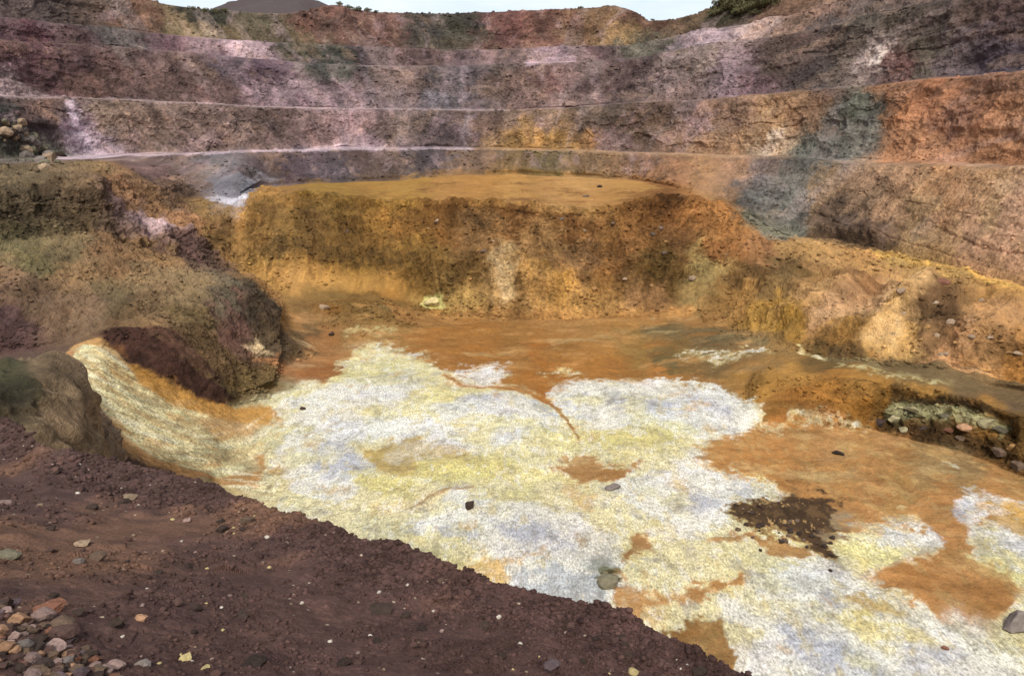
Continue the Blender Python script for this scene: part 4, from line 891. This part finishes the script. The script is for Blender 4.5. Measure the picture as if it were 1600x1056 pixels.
# gravel and rubble nobody could count
SHP = [rock_shape(900 + k, 1, 6, .35) for k in range(10)]
def scatter(name, mask, count, lo, hi, power, tint=(.8, 1.25), flat=.75, sink=.35, maxsize=9):
    rr, cc = np.nonzero(mask); pick = nrng.choice(len(rr), count, replace=False); rr, cc = rr[pick], cc[pick]
    V, Fa, C, K, off = [], [], [], [], 0
    kd = KIND.reshape(NR, NC, 3)
    for r, c in zip(rr, cc):
        p = np.array((X[r, c], Y[r, c], Z[r, c])); d = np.linalg.norm(p - (0, 0, EYE))
        sz = (lo + (hi - lo) * nrng.random() ** power) * d / FPX / 2; sz = min(sz, maxsize)
        v, f = SHP[nrng.integers(10)]; a = nrng.uniform(0, 6.28); ca, sa = math.cos(a), math.sin(a)
        q = v * (sz * nrng.uniform(.8, 1.4), sz, sz * flat * nrng.uniform(.7, 1.2))
        q = np.stack([q[:, 0] * ca - q[:, 1] * sa, q[:, 0] * sa + q[:, 1] * ca, q[:, 2]], 1)
        V.append(q + p + (0, 0, sz * flat * (1 - 2 * sink))); Fa.append(f + off); off += len(v)
        C.append(np.repeat((COL[r, c] * nrng.uniform(*tint))[None], len(v), 0)); K.append(np.repeat(kd[r, c][None], len(v), 0))
    V, Fa, C, K = (np.concatenate(q) for q in (V, Fa, C, K))
    me = bpy.data.meshes.new(name); me.vertices.add(len(V)); me.vertices.foreach_set('co', V.astype(np.float32).ravel())
    me.loops.add(Fa.size); me.loops.foreach_set('vertex_index', Fa.ravel().astype(np.int32)); me.polygons.add(len(Fa))
    me.polygons.foreach_set('loop_start', np.arange(0, Fa.size, 3, dtype=np.int32)); me.polygons.foreach_set('loop_total', np.full(len(Fa), 3, np.int32)); me.update(calc_edges=True)
    for nm, A in (('soil_colour', C), ('soil_kind', K)):
        at = me.color_attributes.new(nm, 'FLOAT_COLOR', 'POINT'); at.data.foreach_set('color', np.concatenate([np.clip(A, 0, .9), np.ones((len(A), 1))], 1).astype(np.float32).ravel())
    me.materials.append(M_TERR); o = bpy.data.objects.new(name, me); sc.collection.objects.link(o); o['kind'] = 'stuff'
    return o
inx = (np.arange(NC) > 8) & (np.arange(NC) < NC - 8)
vis = inx[None, :] & (PX > -60) & (PX < 1660) & (PY < 1100)
clus = fbm(BX / .8, BY / .8, BX * 0, 3, 700)
g = scatter('gravel', vis & (S2 < 0) & (clus > -.05) & (S2 > -.97), 7000, 2.0, 9.0, 3.0, (.65, 1.25)); g['label'] = 'fine dark gravel and crumbs covering the near slope'; g['category'] = 'gravel'
g = scatter('gravel', vis & (np.abs(S2 + .02) < .05) & (clus > -.5), 6800, 1.8, 13, 4.0, (.55, 1.2), .7, .48); g['label'] = 'line of dark maroon clods along the crumbling edge of the near slope'; g['category'] = 'gravel'
steep = (slope > .03) | (hill > .4)
cl2 = fbm(BX / 6, BY / 6, BZ / 5, 3, 710)
g = scatter('rubble', vis & (S2 > 2) & (S2 < LI['wall_toe']) & steep & (cl2 > -.1) & ~((PX < 430) & (S2 > LI['trough_lip'] - .3) & (S2 < LI['wall_foot'] + .1)) & (COL.mean(-1) < .4) & (S2 > LI['wall_foot']), 9000, 1.6, 7.5, 3.2, (.6, 1.35)); g['label'] = 'broken rubble strewn over the lower slopes of the pit'; g['category'] = 'rubble'
g = scatter('rubble', vis & (S2 > LI['wall_toe']) & (S2 < LI['rim']) & (cl2 > .05), 5000, 1.6, 5.5, 3, (.6, 1.4)); g['label'] = 'broken rubble strewn over the benches and faces of the back wall'; g['category'] = 'rubble'

# ------------------------------------------------------------------ shrubs on the rim and the hill beyond
def leaf_material(name, c):
    m = bpy.data.materials.new(name); m.use_nodes = True; nt = m.node_tree; n, l = nt.nodes, nt.links
    bs = n['Principled BSDF']; bs.inputs['Roughness'].default_value = .8; bs.inputs['Specular IOR Level'].default_value = .1
    geo = n.new('ShaderNodeNewGeometry'); t = n.new('ShaderNodeTexNoise'); t.inputs['Scale'].default_value = 1.3; t.inputs['Detail'].default_value = 4; l.new(geo.outputs['Position'], t.inputs[0])
    cr = n.new('ShaderNodeValToRGB'); a = lin(c); cr.color_ramp.elements[0].position = .3; cr.color_ramp.elements[1].position = .7
    cr.color_ramp.elements[0].color = (*(a * .6), 1); cr.color_ramp.elements[1].color = (*(a * 1.4), 1); l.new(t.outputs[0], cr.inputs[0]); l.new(cr.outputs[0], bs.inputs['Base Color'])
    return m
LEAF = leaf_material('scrub_leaves', (92, 88, 62)); BARK = rock_material('bark', (80, 62, 46))
def shrub_meshes(seed):
    r = np.random.default_rng(seed); V, Fa = [], []
    lobes = [(r.normal(0, .42, 3) * (1, 1, .45) + (0, 0, .55), r.uniform(.28, .5)) for _ in range(9)]
    for c, rad in lobes:
        for _ in range(110):
            d = r.normal(size=3); d /= np.linalg.norm(d); p = c + d * rad * r.uniform(.55, 1.08) * (1, 1, .8)
            if p[2] < .03: continue
            a, b = r.normal(size=3), r.normal(size=3); a /= np.linalg.norm(a); b -= a * (a @ b); b /= np.linalg.norm(b); s1 = r.uniform(.05, .10)
            k = len(V); V += [p - a * s1, p + b * s1 * .7, p + a * s1, p - b * s1 * .7]; Fa.append((k, k + 1, k + 2, k + 3))
    cr = bpy.data.meshes.new('crown'); cr.from_pydata([tuple(v) for v in V], [], Fa); cr.materials.append(LEAF)
    bm = bmesh.new()
    for _ in range(6):
        d = Vector((r.normal(0, .35), r.normal(0, .35), 1)).normalized(); L = r.uniform(.5, .8)
        bmesh.ops.create_cone(bm, cap_ends=True, segments=6, radius1=.035, radius2=.012, depth=L, matrix=Matrix.Translation(d * L / 2 - Vector((0, 0, .05))) @ d.to_track_quat('Z', 'Y').to_matrix().to_4x4())
    st = bpy.data.meshes.new('stem'); bm.to_mesh(st); bm.free(); st.materials.append(BARK)
    return cr, st
SH = [shrub_meshes(40 + k) for k in range(4)]
def shrub(px, py, wpx, label, group):
    c, r = survey(px, 10); ci = int(round(c)); i0, i1 = np.searchsorted(S, LI['rim'] - .9), np.searchsorted(S, LI['rim'] + .2)
    _, py2 = project(X[i0:i1, ci], Y[i0:i1, ci], Z[i0:i1, ci]); r = i0 + int(np.argmin(np.abs(py2 - py)))
    p = Vector((X[r, ci], Y[r, ci], Z[r, ci])); w = wpx * (p - Vector((0, 0, EYE))).length / FPX / 1.7
    root = bpy.data.objects.new('shrub', None); sc.collection.objects.link(root); root.location = p - Vector((0, 0, .1 * w)); root.scale = (w, w, w * rnd.uniform(.8, 1)); root.rotation_euler = (0, 0, rnd.uniform(0, 6))
    root['label'] = label; root['category'] = 'shrub'; root['group'] = group
    for nm, me in zip(('crown', 'stem'), rnd.choice(SH)):
        o = bpy.data.objects.new(nm, me); sc.collection.objects.link(o); o.parent = root
for x, y, w in [(1119,24,16),(1128,22,26),(1142,20,30),(1158,18,30),(1174,16,30),(1190,13,26),(1204,8,24),(1136,10,26),(1152,6,30),(1170,3,28),(1186,4,26),(1148,26,22),(1124,12,22),(1212,2,18),(1165,24,20),(1180,24,16)]:
    shrub(x, y, w, 'dark olive shrub in the thicket on the right shoulder of the rim', 'shrubs on the right shoulder')
for x, y, w in [(545,14,10),(556,17,11),(574,18,9),(585,20,8),(530,8,9),(300,15,9),(318,18,11),(336,20,10),(352,19,9),(1022,33,6),(908,14,7)]:
    shrub(x, y, w, 'tiny dark shrub breaking the skyline of the back rim', 'shrubs on the skyline')
def hill(name, cx, cy, cz, rx, ry, h, colr, seed):
    nu, nv = 90, 60; a = np.linspace(0, 2 * np.pi, nu, endpoint=False); t = np.linspace(0, 1, nv)
    A, T = np.meshgrid(a, t); x = cx + rx * T * np.cos(A); y = cy + ry * T * np.sin(A)
    prof = (1 - T) ** .8 * (1 - .15 * np.cos(A * 3) * T)
    z = cz + h * prof + 4.5 * fbm(x / 18, y / 14, x * 0, 4, seed, ridge=True) * sstep(0, .3, T)
    me = bpy.data.meshes.new(name); I = np.arange(nu * nv).reshape(nv, nu)
    q = np.stack([I[:-1], I[1:], np.roll(I, -1, 1)[1:], np.roll(I, -1, 1)[:-1]], -1).reshape(-1, 4)
    me.from_pydata(np.stack([x, y, z], -1).reshape(-1, 3).tolist(), [], q.tolist()); me.materials.append(rock_material(name + '_earth', colr, .2))
    o = bpy.data.objects.new(name, me); sc.collection.objects.link(o); o['kind'] = 'structure'
e, nn, u = sight(440, -16)
hill('hill', 480 * e / nn, 480, 60, 105, 90, 30 + 480 * u / nn - 60, (70, 62, 62), 5)
# ground under and behind the viewpoint
me = bpy.data.meshes.new('ground_behind'); bm = bmesh.new()
GX, GY = np.meshgrid(np.linspace(-60, 60, 90), np.linspace(-90, 1.0, 90))
GZ = (EYE - 1.75) - 0.18 * GX - 0.42 * np.maximum(GY, -4) - .12 - np.where(GY > -.5, .1, 0) + .06 * fbm(GX / 2, GY / 2, GX * 0, 4, 6)
GZ = np.where(GX > 8, GZ - (GX - 8) * .25, GZ)
vs = [bm.verts.new((a, b, c)) for a, b, c in zip(GX.ravel(), GY.ravel(), GZ.ravel())]
for j in range(89):
    for i in range(89): bm.faces.new((vs[j*90+i], vs[j*90+i+1], vs[(j+1)*90+i+1], vs[(j+1)*90+i]))
bm.to_mesh(me); bm.free(); me.materials.append(rock_material('soil_behind', (92, 66, 56)))
o = bpy.data.objects.new('ground_behind', me); sc.collection.objects.link(o); o['kind'] = 'structure'
